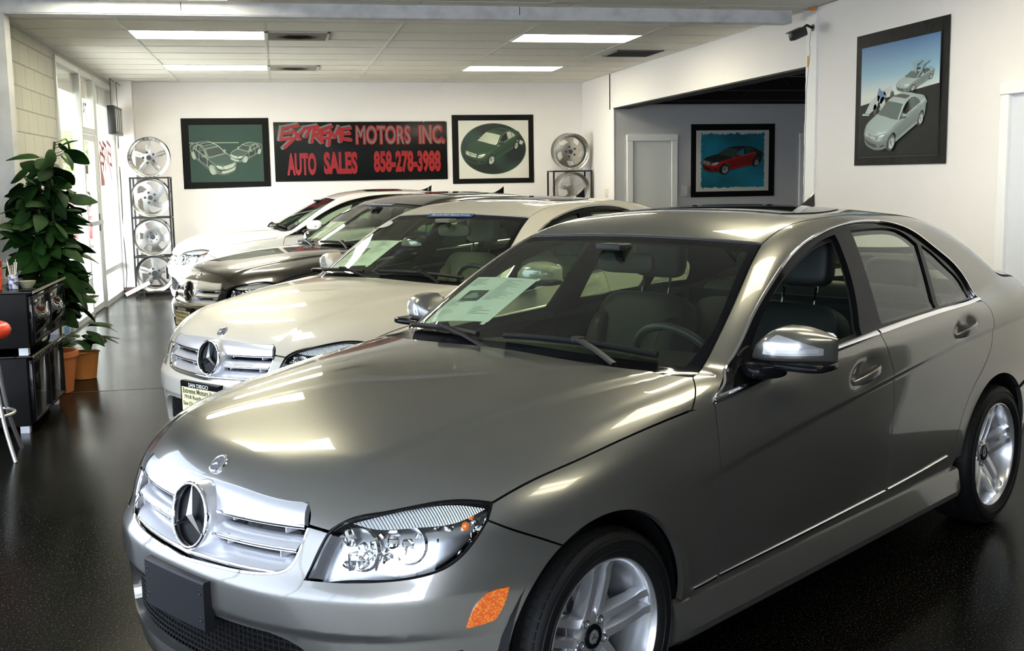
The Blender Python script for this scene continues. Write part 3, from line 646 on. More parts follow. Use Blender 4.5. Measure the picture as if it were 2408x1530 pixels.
    def gm(g):
        me=bpy.data.meshes.new('bd'); V=fy((g.arr(),g.F))[0]; me.from_pydata(V.tolist(),[],g.F); me.polygons.foreach_set('material_index',g.M)
        bm=bmesh.new(); bm.from_mesh(me); bmesh.ops.recalc_face_normals(bm,faces=bm.faces[:]); bm.to_mesh(me); bm.free(); return me
    P('hood_badge','badge',badge,[M['badge'],M['chrome']]) if emblem else None
    # --- headlights
    HL=[HLTOP[::1],HLIN,HLBOT]
    def cover(mr): return patch(S,FH,HL,res=.012,gap=.004,fl=.0,off=-.002,mirror=mr)
    def bucket(mr): return patch(S,FH,HL,res=.03,gap=.000,fl=-.062,off=-.065,mirror=mr)
    hb=P('headlight','hbucket',bucket,[M['reflector']],None,True)
    for o,mr in zip(hb,(False,True)):
        sfx='_r' if mr else ''
        put('headlight_cover',CM('hcover'+sfx,lambda: cover(mr)),o,[M['clear']])
        def rimline(): 
            P_,N_=onsurf(S,FH,outline_pts(HL),.012,-.003,True); return mkmesh('hr',fy(sweep(P_,[(-.004,-.004),(.002,-.003),(.003,0),(.002,.003),(-.004,.004)],True,N_),mr))
        put('headlight_seal',CM('hrim'+sfx,rimline),o,[M['black']])
        def bowl(c,r,n):
            g=G(); g.add(place(lathe([(r*1.08,.0),(r,.008),(r*.97,.002),(r*.85,-.03),(r*.6,-.05),(r*.25,-.058),(0,-.058)],40),c,n)); g.add(place(lathe([(r*.30,-.05),(r*.30,-.012),(r*.18,-.004),(0,-.003)],24),c,n)); return g
        def b1(): g=bowl((-.572,.530,.648),.056,(-.93,.30,.10)); return mkmesh('b',fy((g.arr(),g.F),mr),None,40)
        def b2(): g=bowl((-.492,.622,.662),.052,(-.88,.42,.12)); return mkmesh('b',fy((g.arr(),g.F),mr),None,40)
        put('lamp_reflector',CM('bw1'+sfx,b1),o,[M['mirror']]); put('lamp_reflector',CM('bw2'+sfx,b2),o,[M['mirror']])
        def amber():
            g=G(); g.add(sell((-.375,.715,.700),(.011,.011,.013),1,1,14,10)); g.add(sell((-.365,.725,.725),(.010,.009,.009),1,1,14,10)); return mkmesh('am',fy((g.arr(),g.F),mr))
        put('turn_bulb',CM('amb'+sfx,amber),o,[M['amber']])
        def bits():
            g=G(); r=random.Random(3)
            for i in range(46):
                t=r.random(); y=.50+.25*t; x=-.665+.30*t**1.3+.055; z=.60+.03*t+r.random()*.10*(1-.2*t)
                V,F=sell((0,0,0),(.006+.012*r.random(),.004+.008*r.random(),.004+.012*r.random()),.6,.6,8,6,rotm('Z',r.random()*6)@rotm('X',r.random()*6)); g.add((V+np.array([x+.012,y,z]),F))
            for k in range(5):
                y=.52+.05*k; g.add(box(-.66+.30*((y-.50)/.25)**1.3+.045,-.66+.30*((y-.50)/.25)**1.3+.08,y-.002,y+.002,.595,.64+.01*k))
            return mkmesh('bt',fy((g.arr(),g.F),mr),None,30)
        put('lamp_detail',CM('bits'+sfx,bits),o,[M['mirror']])
        UP=[[(-.345,.765,.755),(-.40,.716,.768),(-.47,.655,.763),(-.55,.585,.745),(-.60,.53,.725)],[(-.60,.53,.725),(-.57,.58,.712),(-.50,.66,.715),(-.42,.73,.725),(-.345,.765,.755)]]
        put('lamp_brow',CM('brow'+sfx,lambda: brow(UP,mr)),o,[M['ridged']])
    # --- side marker
    P('side_marker','marker',pp(CF,[[(-.435,.772,.462),(-.412,.787,.52),(-.385,.80,.546)],[(-.385,.80,.546),(-.36,.81,.551),(-.331,.823,.553)],[(-.331,.823,.553),(-.345,.818,.51),(-.367,.808,.473)],[(-.367,.808,.473),(-.40,.79,.466),(-.435,.772,.462)]],res=.012,gap=0,fl=.008,off=.005),[M['marker']],None,True)
    # --- mirrors
    def msh(mr): return mkmesh('m',fy(mirror_geo(),mr),None,42)
    mo=P('door_mirror','mirror',msh,pt,None,True)
    def mpatch(mr,t0,t1,zlo,zhi,off):
        A=mirror_geo()[0].reshape(23,19,3); ts=np.linspace(t0,t1,17); V=[]
        for t in ts:
            i=t*22; k=min(int(i),21); row=A[k]*(1-i+k)+A[k+1]*(i-k); zt,zb=row[:,2].max(),row[:,2].min(); zs=row[::-1,2]; 
            for s_ in np.linspace(0,1,7):
                lo=zlo(t); hi=zhi(t); z=1.03+(lo+(hi-lo)*s_); V.append((np.interp(z,zs,row[::-1,0])-off,np.interp(z,zs,row[::-1,1])+.0015,z))
        return mkmesh('ml',fy((np.array(V),[(i*7+j,i*7+j+1,i*7+8+j,i*7+7+j) for i in range(16) for j in range(6)]),mr),None,60)
    def mlens(mr): return mpatch(mr,.22,.90,lambda t:-.022,lambda t:-.004+.048*(1-max(0,(t-.30)/.62)**1.6)*min(1,(t-.18)/.16),.0025)
    def mled(mr): return mpatch(mr,.27,.86,lambda t:-.014,lambda t:.001,.0045)
    def mbase(mr):
        g=G(); V,F=mirror_geo(); A=V.reshape(23,19,3); 
        g.add(sell((.925,.925,.972),(.082,.118,.016),.5,.5,24,10)); g.add(sell((.86,.835,.955),(.075,.055,.028),.6,.7,20,12,rotm('Z',.5)))
        return mkmesh('mb',fy((g.arr(),g.F),mr),None,60)
    def mglass(mr): return mkmesh('mg',fy(xf(sell((0,0,0),(.004,.095,.044),.3,.6,24,8),t=(.993,.925,1.032)),mr))
    for o,mr in zip(mo,(False,True)):
        sfx='_r' if mr else ''
        sl=put('turn_signal',CM('mlens'+sfx,lambda: mlens(mr)),o,[M['lens_silver']]); put('light_bar',CM('mled'+sfx,lambda: mled(mr)),sl,[M['led']]); put('mirror_base',CM('mbase'+sfx,lambda: mbase(mr)),o,[M['black']]); put('mirror_glass',CM('mglass'+sfx,lambda: mglass(mr)),o,[M['mirror']])
    if banner:
        B=[[(1.19,-.235,1.331),(1.245,-.26,1.351)],[(1.245,-.26,1.351),(1.245,0,1.355),(1.245,.145,1.354)],[(1.245,.145,1.354),(1.193,.153,1.334)],[(1.193,.153,1.334),(1.19,0,1.334),(1.19,-.235,1.331)]]
        P('windshield_banner','banner',lambda mr: patch(S,FW,B,res=.03,off=-.002,fl=0,gap=0),[M['blue']])
        def btx(mr):
            V,F=fit_text('Mercedes-Benz Financial Services',-.215,.125,-.011,.013,.008,.25); q=np.array([1.218,0,1.343]); u=nrm((.055,0,.02)); n=nrm((-.34,0,.94))
            W=np.stack([q[0]+V[:,1]*u[0],V[:,0],q[2]+V[:,1]*u[2]],1); W=snap(S,W); W=W+S.grad(W)*.001; return mkmesh('bt',fy((W,F)),None,30,False)
        P('banner_lettering','bannert',btx,[M['white']])
        def oval(mr):
            q=[(1.135+.052*math.cos(a)*.86,-.575+.075*math.sin(a)-.018*math.cos(a),1.28+.052*math.cos(a)*.5) for a in np.linspace(0,2*PI,25)[:-1]]
            return patch(S,FW,[q+[q[0]]],res=.02,off=-.001,fl=0,gap=0)
        P('windshield_sticker','oval',oval,[M['sticker']])
    # --- wipers
    def wiper(a,b,arm,key):
        def mk():
            P_,N_=onsurf(S,FW,[a,((a[0]+b[0])/2-.006,(a[1]+b[1])/2,(a[2]+b[2])/2),b],.03,.014)
            g=G(); g.add(sweep(P_,[(-.012,-.004),(-.004,-.010),(.004,-.009),(.010,0),(.004,.009),(-.004,.010),(-.012,.004)],False,N_))
            m=P_[len(P_)//2]; n=N_[len(P_)//2]; q=np.array(arm); g.add(box(m[0]-.016,m[0]+.014,m[1]-.022,m[1]+.022,m[2]-.004,m[2]+.018,.004))
            g.add(sweep([m+n*.014,m*.5+q*.5+n*.014,q],[(-.004,-.011),(.005,-.009),(.005,.009),(-.004,.011)],False,(0,0,1)))
            return mkmesh('wp',fy((g.arr(),g.F)))
        put('wiper',CM(key,mk),root,[M['rubber']])
    wiper((.545,-.03,1.01),(.625,.58,1.0),(.50,.50,.985),'wiper1'); wiper((.66,-.66,.99),(.535,-.16,1.01),(.475,-.05,.985),'wiper2')
    def cowl(mr):
        ys=np.linspace(-.70,.70,41); V=[]
        for y in ys:
            f=.455+.11*(abs(y)/.72)**3
            for dx,dz in ((-.01,-.02),(.01,-.012),(.09,-.012)): V.append((f+dx,y,.985-.030*(abs(y)/.72)**2+dz))
        return mkmesh('cw',fy((np.array(V),[(i*3+j,i*3+j+1,i*3+4+j,i*3+3+j) for i in range(40) for j in range(2)])))
    P('cowl','cowl',cowl,[M['rubber']])
    # --- fin aerial
    def fin(mr):
        g=G(); V=[]
        for t in np.linspace(0,1,8):
            for s in (-1,1): V.append((2.50+.13*t,s*.022*(1-.55*t)*(1 if t<.9 else .6),1.410+.0))
        n=9; V=[]
        for i in range(n):
            t=i/(n-1); h=.062*t**1.6; w=.020*(1-.3*t)
            V+=[(2.50+.15*t,-w,1.405),(2.505+.155*t,-w*.25,1.425+h),(2.505+.155*t,w*.25,1.425+h),(2.50+.15*t,w,1.405)]
        F=[(i*4+j,i*4+j+1,i*4+5+j,i*4+4+j) for i in range(n-1) for j in range(3)]+[(0,1,2,3),tuple((n-1)*4+j for j in (3,2,1,0))]
        return mkmesh('fn',fy((np.array(V),F)))
    P('roof_aerial','fin',fin,[M['black']])
    # --- wheels, liners, floor
    for x in (0.0,2.755):
        for s in (1,-1): wheel(root,x,s,M)
    for i,(ax,az,R) in enumerate((ARF,ARR)):
        def liner(mr):
            g=G(); q=[(ax+(R+.012)*math.cos(a),az+(R+.012)*math.sin(a)) for a in np.linspace(-.5,PI+.5,28)]
            V=[(x,y,z) for x,z in q for y in (.54,.845)]; g.add((np.array(V),[(i*2,i*2+1,i*2+3,i*2+2) for i in range(27)])); g.add((np.array([(x,.54,z) for x,z in q]),[tuple(range(28))]))
            return mkmesh('ln',fy((g.arr(),g.F),mr),None,60)
        P('wheel_liner','liner%d'%i,liner,[M['rubber']],None,True)
    def under(mr):
        g=G(); g.add(prism([(-.60,-.50),(-.42,-.54),(.40,-.54),(.42,-.80),(2.28,-.80),(2.36,-.54),(3.2,-.54),(3.55,-.6),(3.55,.6),(3.2,.54),(2.36,.54),(2.28,.80),(.42,.80),(.40,.54),(-.42,.54),(-.60,.50)],.18,.24)); g.add(box(.36,.40,-.80,.80,.2,.86)); g.add(box(-.55,.36,-.52,.52,.24,.62)); g.add(box(2.62,3.5,-.52,.52,.24,.88)); g.add(box(2.62,3.3,-.70,.70,.88,.99)); return mkmesh('un',g,None,30)
    P('underbody','under',under,[M['rubber']])
    # --- cabin
    def dash(mr):
        g=G(); g.add(sell((.86,0,.78),(.30,.74,.155),.5,.35,40,18)); g.add(sell((.98,.37,.875),(.16,.20,.07),.6,.6)); g.add(sell((1.35,0,.50),(.55,.11,.16),.4,.4)); g.add(box(.40,.75,-.74,.74,.30,.80)); return mkmesh('da',fy((g.arr(),g.F)),None,60)
    P('dashboard','dash',dash,[M['trim']])
    def stw(mr):
        g=G(); n=(.88,0,.47); c=(1.04,.37,.885); g.add(place(torus(.185,.0155,64,12),c,n)); g.add(place(sell((0,0,-.01),(.075,.065,.03),.6,.7,24,12),c,n))
        for a in (0,PI,1.5*PI): g.add(place(xf(box(.05,.18,-.016,.016,-.014,.002),rz=a),c,n))
        g.add(tube([(1.01,.37,.87),(.85,.37,.79)],.04,14)); return mkmesh('sw',fy((g.arr(),g.F)),None,50)
    P('steering_wheel','stw',stw,[M['leather']])
    seat(root,1.345,.37,M,'seatl'); seat(root,1.345,-.37,M,'seatr')
    def bench(mr):
        g=G(); R=rotm('Y',math.radians(24)); g.add(sell((2.62,0,.74),(.09,.66,.33),.3,.25,40,16,R)); g.add(sell((2.30,0,.42),(.28,.66,.10),.3,.25,40,12)); g.add(box(2.70,3.18,-.66,.66,.94,.975,.01))
        for y in (-.36,.36): g.add(sell((2.78,y,1.10),(.06,.13,.085),.5,.45))
        return mkmesh('be',fy((g.arr(),g.F)),None,60)
    P('rear_bench','bench',bench,[M['seat']])
    def rvm(mr):
        g=G(); g.add(sell((1.20,0,1.245),(.022,.125,.040),.45,.6,24,14,rotm('Z',-.12))); g.add(tube([(1.17,0,1.25),(1.13,0,1.315)],.016,10)); g.add(box(1.08,1.16,-.06,.06,1.300,1.325,.006)); return mkmesh('rv',fy((g.arr(),g.F)),None,50)
    P('rear_view_mirror','rvm',rvm,[M['trim']])
    P('door_card','dcard',lambda mr: patch(S,FS,[[(.60,.83,.90),(1.7,.8,.975),(2.70,.78,1.005)],[(2.70,.78,1.005),(2.30,.8,.33)],[(2.30,.8,.33),(.60,.8,.33)],[(.60,.8,.33),(.60,.83,.90)]],res=.06,off=-.07,fl=0,mirror=mr),[M['trim']],None,True)
    P('pillar_trim','ptrim',pp(FS,[[(.62,.83,.915)]+DLO[1:-1]+[(2.72,.765,1.03)],[(2.72,.765,1.03),(2.154,.807,1.014),(1.711,.812,.993),(1.2,.815,.960),(.9,.816,.935),(.62,.83,.915)]],holes=[FWIN,RWIN,QWIN],res=.035,off=-.03,fl=0,gap=-.012),[M['trim']],None,True)
    P('roof_lining','qtrim',pp(FO,[WSE,ROOFE,RWE,[RWE[-1],(2.75,.76,1.03)],DLO[::-1],[DLO[0],WSE[0]]],res=.05,off=-.03,fl=0,gap=-.008),[M['trim']],None,True)
    # --- plate
    def bracket(zo,h,w2,dx):
        ys=np.linspace(-w2,w2,17); V=[]
        for y in ys:
            xf_=-.800+dx+.16*y*y
            for a,b in ((.03,-h),(.004,-h),(0,-h+.006),(0,h-.006),(.004,h),(.03,h)): V.append((xf_+a,y,zo+b))
        F=[(i*6+j,i*6+(j+1)%6,i*6+6+(j+1)%6,i*6+6+j) for i in range(16) for j in range(6)]+[tuple(range(6)),tuple(96+j for j in range(6))]
        return np.array(V),F
    if plate=='blank':
        def bl(mr):
            g=G(); g.add(bracket(.461,.070,.158,-.018))
            for y in (-.14,.14):
                for z in (.425,.50): g.add(place(lathe([(.003,.0),(.006,.002),(.008,0)],12),(-.818+.16*y*y,y,z),(-1,0,0)))
            return mkmesh('pl',fy((g.arr(),g.F)),None,30)
        P('plate_bracket','plblank',bl,[M['plastic']],bo)
    else:
        def fr_(mr): return mkmesh('pf',fy(bracket(.462,.084,.165,-.022)),None,30)
        pf,_=P('plate_frame','plframe',fr_,[M['black']],bo)
        def face(mr):
            V=[];ys=np.linspace(-.152,.152,13)
            for y in ys:
                for z in (.386,.515): V.append((-.824+.16*y*y,y,z))
            return mkmesh('pc',fy((np.array(V),[(i*2,i*2+1,i*2+3,i*2+2) for i in range(12)])))
        P('dealer_plate','plface',face,[M['plate']],pf)
        def letters(lines):
            g=G()
            for s,a,b,z0,z1 in lines:
                V,F=fit_text(s,a,b,z0,z1,.012); g.add((np.stack([-.8255+.16*V[:,0]**2,V[:,0],V[:,1]],1),F))
            return mkmesh('lt',fy((g.arr(),g.F)),None,30,False)
        P('plate_lettering','pltxt',lambda mr: letters([('Extreme Motors Inc.',-.14,.14,.483,.511),('7918 Raytheon Rd.',-.13,.13,.448,.474),('San Diego, CA',-.14,.06,.412,.440)]),[M['ink']],pf)
        P('plate_heading','plhead',lambda mr: letters([('SAN DIEGO',-.085,.085,.519,.540)]),[M['white']],pf)
    return root
def outline_pts(segs):
    out=[]
    for s in segs: out+=s[:-1]
    return out
def brow(UP,mr):
    return patch(S,FH,UP,res=.014,gap=0,fl=0,off=-.018,mirror=mr)
def lgrille(OPEN):
    """black honeycomb set back in the lower opening: crossing bars"""
    poly=outline([CF.uv(q) for q in OPEN],.02); g=G(); z0,z1=.255,.43
    def at(th,z): 
        O,D,t0,t1=CF.ray(np.array([[th,z]])); P=S.cast(O,D,t0,t1,160)[0]; return P
    ths=np.linspace(-.53,.53,61); xs=np.array([at(t,.345) for t in ths])
    def pos(t,z): return np.array([np.interp(t,ths,xs[:,0]),np.interp(t,ths,xs[:,1]),z])+np.array([.032,0,0])
    V=[];zz=np.array([.245,.44])
    for t in ths:
        for z in zz: V.append(pos(t,z)+np.array([.02,0,0]))
    g.add((np.array(V),[(i*2,i*2+1,i*2+3,i*2+2) for i in range(60)]))
    for z in np.arange(.262,.43,.0165): g.add(tube([pos(t,z) for t in ths],.0028,6))
    for t in np.linspace(-.52,.52,58): g.add(tube([pos(t,.25),pos(t,.435)],.0028,6))
    return (fy((g.arr(),g.F)))
# ---------------------------------------------------------------- the showroom
H=3.0; XL=-2.245; XR=4.64; YB=17.0; YW=9.50
def struct(name,g,m,angle=35,smooth=False):
    o=obj(name,g,m,None,angle,smooth); o['kind']='structure'; return o
M_wall=noise_bump(mat('painted_plaster',(.80,.768,.75),.75),55,.25,.004)
M_block=mat('painted_block',(.6,.6,.54),.7)
def blockwork(m):
    N,L,b=nodes(m); tc=N.new('ShaderNodeTexCoord'); mp=N.new('ShaderNodeMapping'); mp.inputs['Rotation'].default_value=(PI/2,0,PI/2); br=N.new('ShaderNodeTexBrick')
    br.inputs['Scale'].default_value=1; br.inputs['Brick Width'].default_value=.41; br.inputs['Row Height'].default_value=.205; br.inputs['Mortar Size'].default_value=.008; br.inputs['Mortar Smooth'].default_value=.6
    br.inputs['Color1'].default_value=(.46,.455,.40,1); br.inputs['Color2'].default_value=(.445,.44,.385,1); br.inputs['Mortar'].default_value=(.30,.295,.265,1)
    sx=N.new('ShaderNodeSeparateXYZ'); cb=N.new('ShaderNodeCombineXYZ'); L.new(tc.outputs['Object'],sx.inputs[0]); L.new(sx.outputs['Y'],cb.inputs['X']); L.new(sx.outputs['Z'],cb.inputs['Y']); L.new(cb.outputs[0],br.inputs['Vector'])
    L.new(br.outputs['Color'],b.inputs['Base Color']); bp=N.new('ShaderNodeBump'); bp.invert=True; bp.inputs['Strength'].default_value=.6; bp.inputs['Distance'].default_value=.01; L.new(br.outputs['Fac'],bp.inputs['Height']); L.new(bp.outputs['Normal'],b.inputs['Normal']); return m
blockwork(M_block)
M_tile=noise_bump(mat('ceiling_tile',(.74,.71,.63),.9),160,.5,.003)
M_grid=mat('ceiling_grid',(.62,.61,.57),.5); M_white=mat('white_trim',(.82,.82,.82),.45); M_beam=noise_col(mat('beam_paint',(.8,.8,.8),.5),(.48,.49,.50),(.64,.65,.67),6,5,.3,.55)
M_alu=mat('aluminium',(.58,.585,.57),.4,.4); M_grey=noise_bump(mat('grey_plaster',(.52,.52,.53),.8),60,.2,.004); M_pane=glass('window_pane',(.97,.985,.975))
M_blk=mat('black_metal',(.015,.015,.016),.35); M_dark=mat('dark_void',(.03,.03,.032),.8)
def floor_mat():
    m=mat('polished_floor',(.003,.003,.0025),.2,0,0,.05); N,L,b=nodes(m); tc=N.new('ShaderNodeTexCoord')
    n=N.new('ShaderNodeTexNoise'); n.inputs['Scale'].default_value=1.3; n.inputs['Detail'].default_value=6
    r=N.new('ShaderNodeMapRange'); r.inputs['To Min'].default_value=.13; r.inputs['To Max'].default_value=.30; L.new(tc.outputs['Object'],n.inputs['Vector']); L.new(n.outputs['Fac'],r.inputs['Value']); L.new(r.outputs[0],b.inputs['Roughness'])
    v=N.new('ShaderNodeTexNoise'); v.inputs['Scale'].default_value=130; v.inputs['Detail'].default_value=2; c=N.new('ShaderNodeValToRGB'); c.color_ramp.elements[0].position=.60; c.color_ramp.elements[1].position=.70
    c.color_ramp.elements[0].color=(.0030,.0027,.0020,1); c.color_ramp.elements[1].color=(.05,.05,.04,1); L.new(tc.outputs['Object'],v.inputs['Vector']); L.new(v.outputs['Fac'],c.inputs['Fac']); L.new(c.outputs['Color'],b.inputs['Base Color'])
    w=N.new('ShaderNodeTexNoise'); w.inputs['Scale'].default_value=5; w.inputs['Detail'].default_value=3; bp=N.new('ShaderNodeBump'); bp.inputs['Strength'].default_value=.03; bp.inputs['Distance'].default_value=.01; L.new(tc.outputs['Object'],w.inputs['Vector']); L.new(w.outputs['Fac'],bp.inputs['Height']); L.new(bp.outputs['Normal'],b.inputs['Normal'])
    return m
struct('floor',G().add(box(-3.4,9.2,-4.2,17.2,-.10,0)),floor_mat())
struct('floor_bounce_slab',G().add(box(-3.25,1.9,-4.2,2.35,-.05,.003)),noise_bump(noise_col(mat('pale_bounce_surface',(.5,.5,.5),.55),(.46,.46,.46),(.58,.58,.57),2,5,.3,.7),30,.1,.002))  # unseen pale slab, added to throw daylight up onto the grey car's bumper
# a saw-cut joint across the floor
struct('trim_1',G().add(box(-2.24,4.6,8.96,8.972,-.01,.0012)),mat('floor_joint',(.05,.048,.042),.7))
struct('wall_back',G().add(box(-2.6,4.9,YB,YB+.15,0,H)).add(box(XL-.2,-1.96,YB-.22,YB+.05,0,H)),M_wall)
struct('baseboard_back',G().add(box(XL,-1.955,YB-.235,YB-.218,0,.10)).add(box(-1.96,4.63,YB-.016,YB,0,.10)),mat('dark_base',(.05,.02,.015),.5))
struct('wall_left',G().add(box(XL-.2,XL,YW+.1,12.66,0,H)).add(box(XL-.2,XL,12.66,16.85,2.92,H)),M_block)
# right wall with the wide opening and a door further forward
rw=G().add(box(XR,XR+.012,15.339,YB+.1,0,H)).add(box(XR+.013,XR+.2,15.51,YB+.1,0,H)).add(box(XR,XR+.2,9.42,15.34,2.51,H)).add(box(XR,XR+.2,6.60,9.42,0,H)).add(box(XR,XR+.2,5.62,6.60,2.10,H)).add(box(XR,XR+.2,4.2,5.62,0,H))
struct('wall_right',rw,M_wall)
edge=[]; r_=random.Random(5)
zz=np.linspace(0,2.94,60)
V=[];F=[]
for z in zz:
    w=.012*r_.random(); V+=[(XR-.015,9.42+w,z),(XR-.015,9.23,z),(XR+.02,9.42+w,z),(XR+.02,9.23,z)]
for i in range(59): F+=[(i*4,i*4+1,i*4+5,i*4+4),(i*4+2,i*4,i*4+4,i*4+6),(i*4+1,i*4+3,i*4+7,i*4+5)]
struct('trim_2',(np.array(V),F),mat('rough_corner_paint',(.86,.86,.84),.7))
struct('trim_3',G().add(box(XR-.004,XR+.21,9.42,15.34,2.495,2.512)),M_dark)
# beam across the room, post and return wall on the left
struct('trim_4',G().add(box(-2.95,4.52,YW,YW+.14,2.905,H+.02)).add(box(-2.95,4.52,YW-.012,YW,2.905,2.93)).add(box(-2.95,4.52,YW+.0,YW+.16,2.895,2.906)),M_beam)
for x in (-.70,2.05): struct('trim_5',G().add(box(x,x+.006,YW-.002,YW,2.93,H)),M_dark)
M_post=noise_col(mat('post_paint',(.4,.4,.4),.5),(.36,.37,.37),(.44,.45,.46),5,4,.3,.6)
struct('wall_left_return',G().add(box(-3.3,-2.07,YW,YW+.15,0,H)),M_post)
struct('trim_6',G().add(box(-2.13,-2.015,YW-.018,YW+.17,0,2.905)).add(box(-2.17,-2.125,YW-.028,YW,0,2.905)),M_post)
# far room beyond the opening
struct('wall_side_room',G().add(box(XR+.012,9.2,15.345,15.5,0,2.56)).add(box(9.05,9.2,6,15.5,0,3.7)).add(box(XR+.2,9.2,6.0,6.15,0,3.7)),M_grey)
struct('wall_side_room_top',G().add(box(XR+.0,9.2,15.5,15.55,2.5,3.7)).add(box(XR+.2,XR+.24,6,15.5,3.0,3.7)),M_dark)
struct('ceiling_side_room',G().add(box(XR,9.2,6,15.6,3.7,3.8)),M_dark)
def truss(y,name,label):
    g=G(); z0,z1=2.62,3.05; g.add(box(4.9,9.0,y-.03,y+.03,z0-.03,z0+.03)); g.add(box(4.9,9.0,y-.03,y+.03,z1-.03,z1+.03))
    for i in range(8):
        a=4.9+i*.5; g.add(tube([(a,y,z0 if i%2 else z1),(a+.5,y,z1 if i%2 else z0)],.018,8))
    tag(obj(name,g,M_blk),label,'truss','steel roof trusses in the side room')
for y,l in ((15.1,'dark steel roof truss right above the top of the grey side room wall'),(13.2,'dark steel roof truss in the middle of the side room ceiling'),(11.3,'dark steel roof truss nearest the opening of the side room')): truss(y,'roof_truss',l)
def door(name,x0,x1,y,z,ang=0):
    f=struct(name,G().add(box(x0-.09,x0,y-.03,y+.02,0,z,.006)).add(box(x1,x1+.09,y-.03,y+.02,0,z,.006)).add(box(x0-.095,x1+.095,y-.034,y+.02,z,z+.09,.006)),M_white)
    obj('door_panel',box(x0-.01,x1-.012,y-.008,y+.04,.01,z-.01),mat('door_paint',(.72,.73,.72),.5),f); obj('door_knob',xf(lathe([(0,.07),(.022,.066),(.03,.05),(.02,.03),(.012,.02),(.012,0)],24,'y'),t=(0,0,0)),M_alu,f,loc=(x0+.06,y-.005,.95),rot=(PI,0,0)); return f
door('door_1',4.92,5.49,15.345,2.05); door('door_2',7.54,8.3,15.345,2.05)
d3=struct('door_3',G().add(box(XR-.035,XR+.02,6.52,6.61,0,2.06,.006)).add(box(XR-.035,XR+.02,5.53,5.62,0,2.06,.006)).add(box(XR-.039,XR+.02,5.525,6.615,2.06,2.14,.006)),M_white)
obj('door_panel',box(XR-.005,XR+.04,5.60,6.54,.0,2.08),mat('door_paint_cool',(.66,.68,.74),.5),d3)
# drop ceiling with a tile grid; two kinds of lay-in units leave holes
GX=lambda k:-1.325+1.2633*k; GY=lambda n:11.25+.6543*n
ks=range(-1,6); ns=range(-3,9)
LIGHTS=[(0,0),(0,5),(3,0),(3,5)]
def clampx(x): return min(max(x,XL-.02),XR)
tg=G()
for k in ks:
    for n in ns:
        if (k,n) in LIGHTS: continue
        x0,x1=clampx(GX(k)),clampx(GX(k+1)); y0,y1=GY(n),min(GY(n+1),YB)
        if x1-x0<.02: continue
        s=.004*rnd.random(); q=.0015*(rnd.random()-.5)
        tg.add((np.array([(x0+.012,y0+.012,H+s+q),(x1-.012,y0+.012,H+s),(x1-.012,y1-.012,H+s-q),(x0+.012,y1-.012,H+s)]),[(0,1,2,3)]))
struct('ceiling',tg,M_tile)
gb=G()
for k in range(0,5): gb.add(box(GX(k)-.012,GX(k)+.012,YW+.14,YB,H-.003,H+.02))
for n in range(-2,9): gb.add(box(XL,XR,GY(n)-.012,GY(n)+.012,H-.0025,H+.02))
gb.add(box(XL,XL+.03,YW+.1,YB,H-.02,H+.01)); gb.add(box(XL,XR,YB-.02,YB,H-.006,H+.01)); gb.add(box(XR-.02,XR,YW,YB,H-.006,H+.01))
struct('trim_7',gb,M_grid)
struct('ceiling_back_void',G().add(box(-3.4,XR+.2,YW+.1,YB+.2,H+.16,H+.2)),M_dark)
FRONT=[(-.2,8.72),(-.2,5.75),(2.85,5.75),(2.85,3.6),(2.85,1.2)]
cf=G(); ys=sorted({-4.2,YW+.02}|{y for _,y in FRONT}|{y+.6543 for _,y in FRONT}); xs=[-3.4]+[GX(k) for k in (-.2,.8,2.85,3.85)]+[XR+.1]
for i in range(len(xs)-1):
    for j in range(len(ys)-1):
        if any(abs(xs[i]-GX(k))<1e-6 and abs(ys[j]-y)<1e-6 for k,y in FRONT): continue
        cf.add((np.array([(xs[i],ys[j],H+.005),(xs[i+1],ys[j],H+.005),(xs[i+1],ys[j+1],H+.005),(xs[i],ys[j+1],H+.005)]),[(0,1,2,3)]))
cf.add(box(-3.4,XR+.1,-4.2,YW+.02,H+.12,H+.16)).add(box(XR+.1,9.2,-4.2,4.4,H+.005,H+.1))
struct('ceiling_front',cf,noise_bump(mat('front_ceiling',(.62,.61,.56),.85),90,.3,.003))
fg=G()
for k in (-1.2,-.2,.8,1.85,2.85,3.85): fg.add(box(GX(k)-.012,GX(k)+.012,-4.2,YW,H+.001,H+.006))
yy=[y for _,y in FRONT]
for y in sorted({7.98-.6543*i for i in range(-2,19)}): fg.add(box(-3.3,GX(-.2),y-.012,y+.012,H+.001,H+.006)); fg.add(box(GX(.8),GX(2.85),y-.012,y+.012,H+.001,H+.006)); fg.add(box(GX(3.85),XR,y-.012,y+.012,H+.001,H+.006))
struct('trim_8',fg,M_grid)
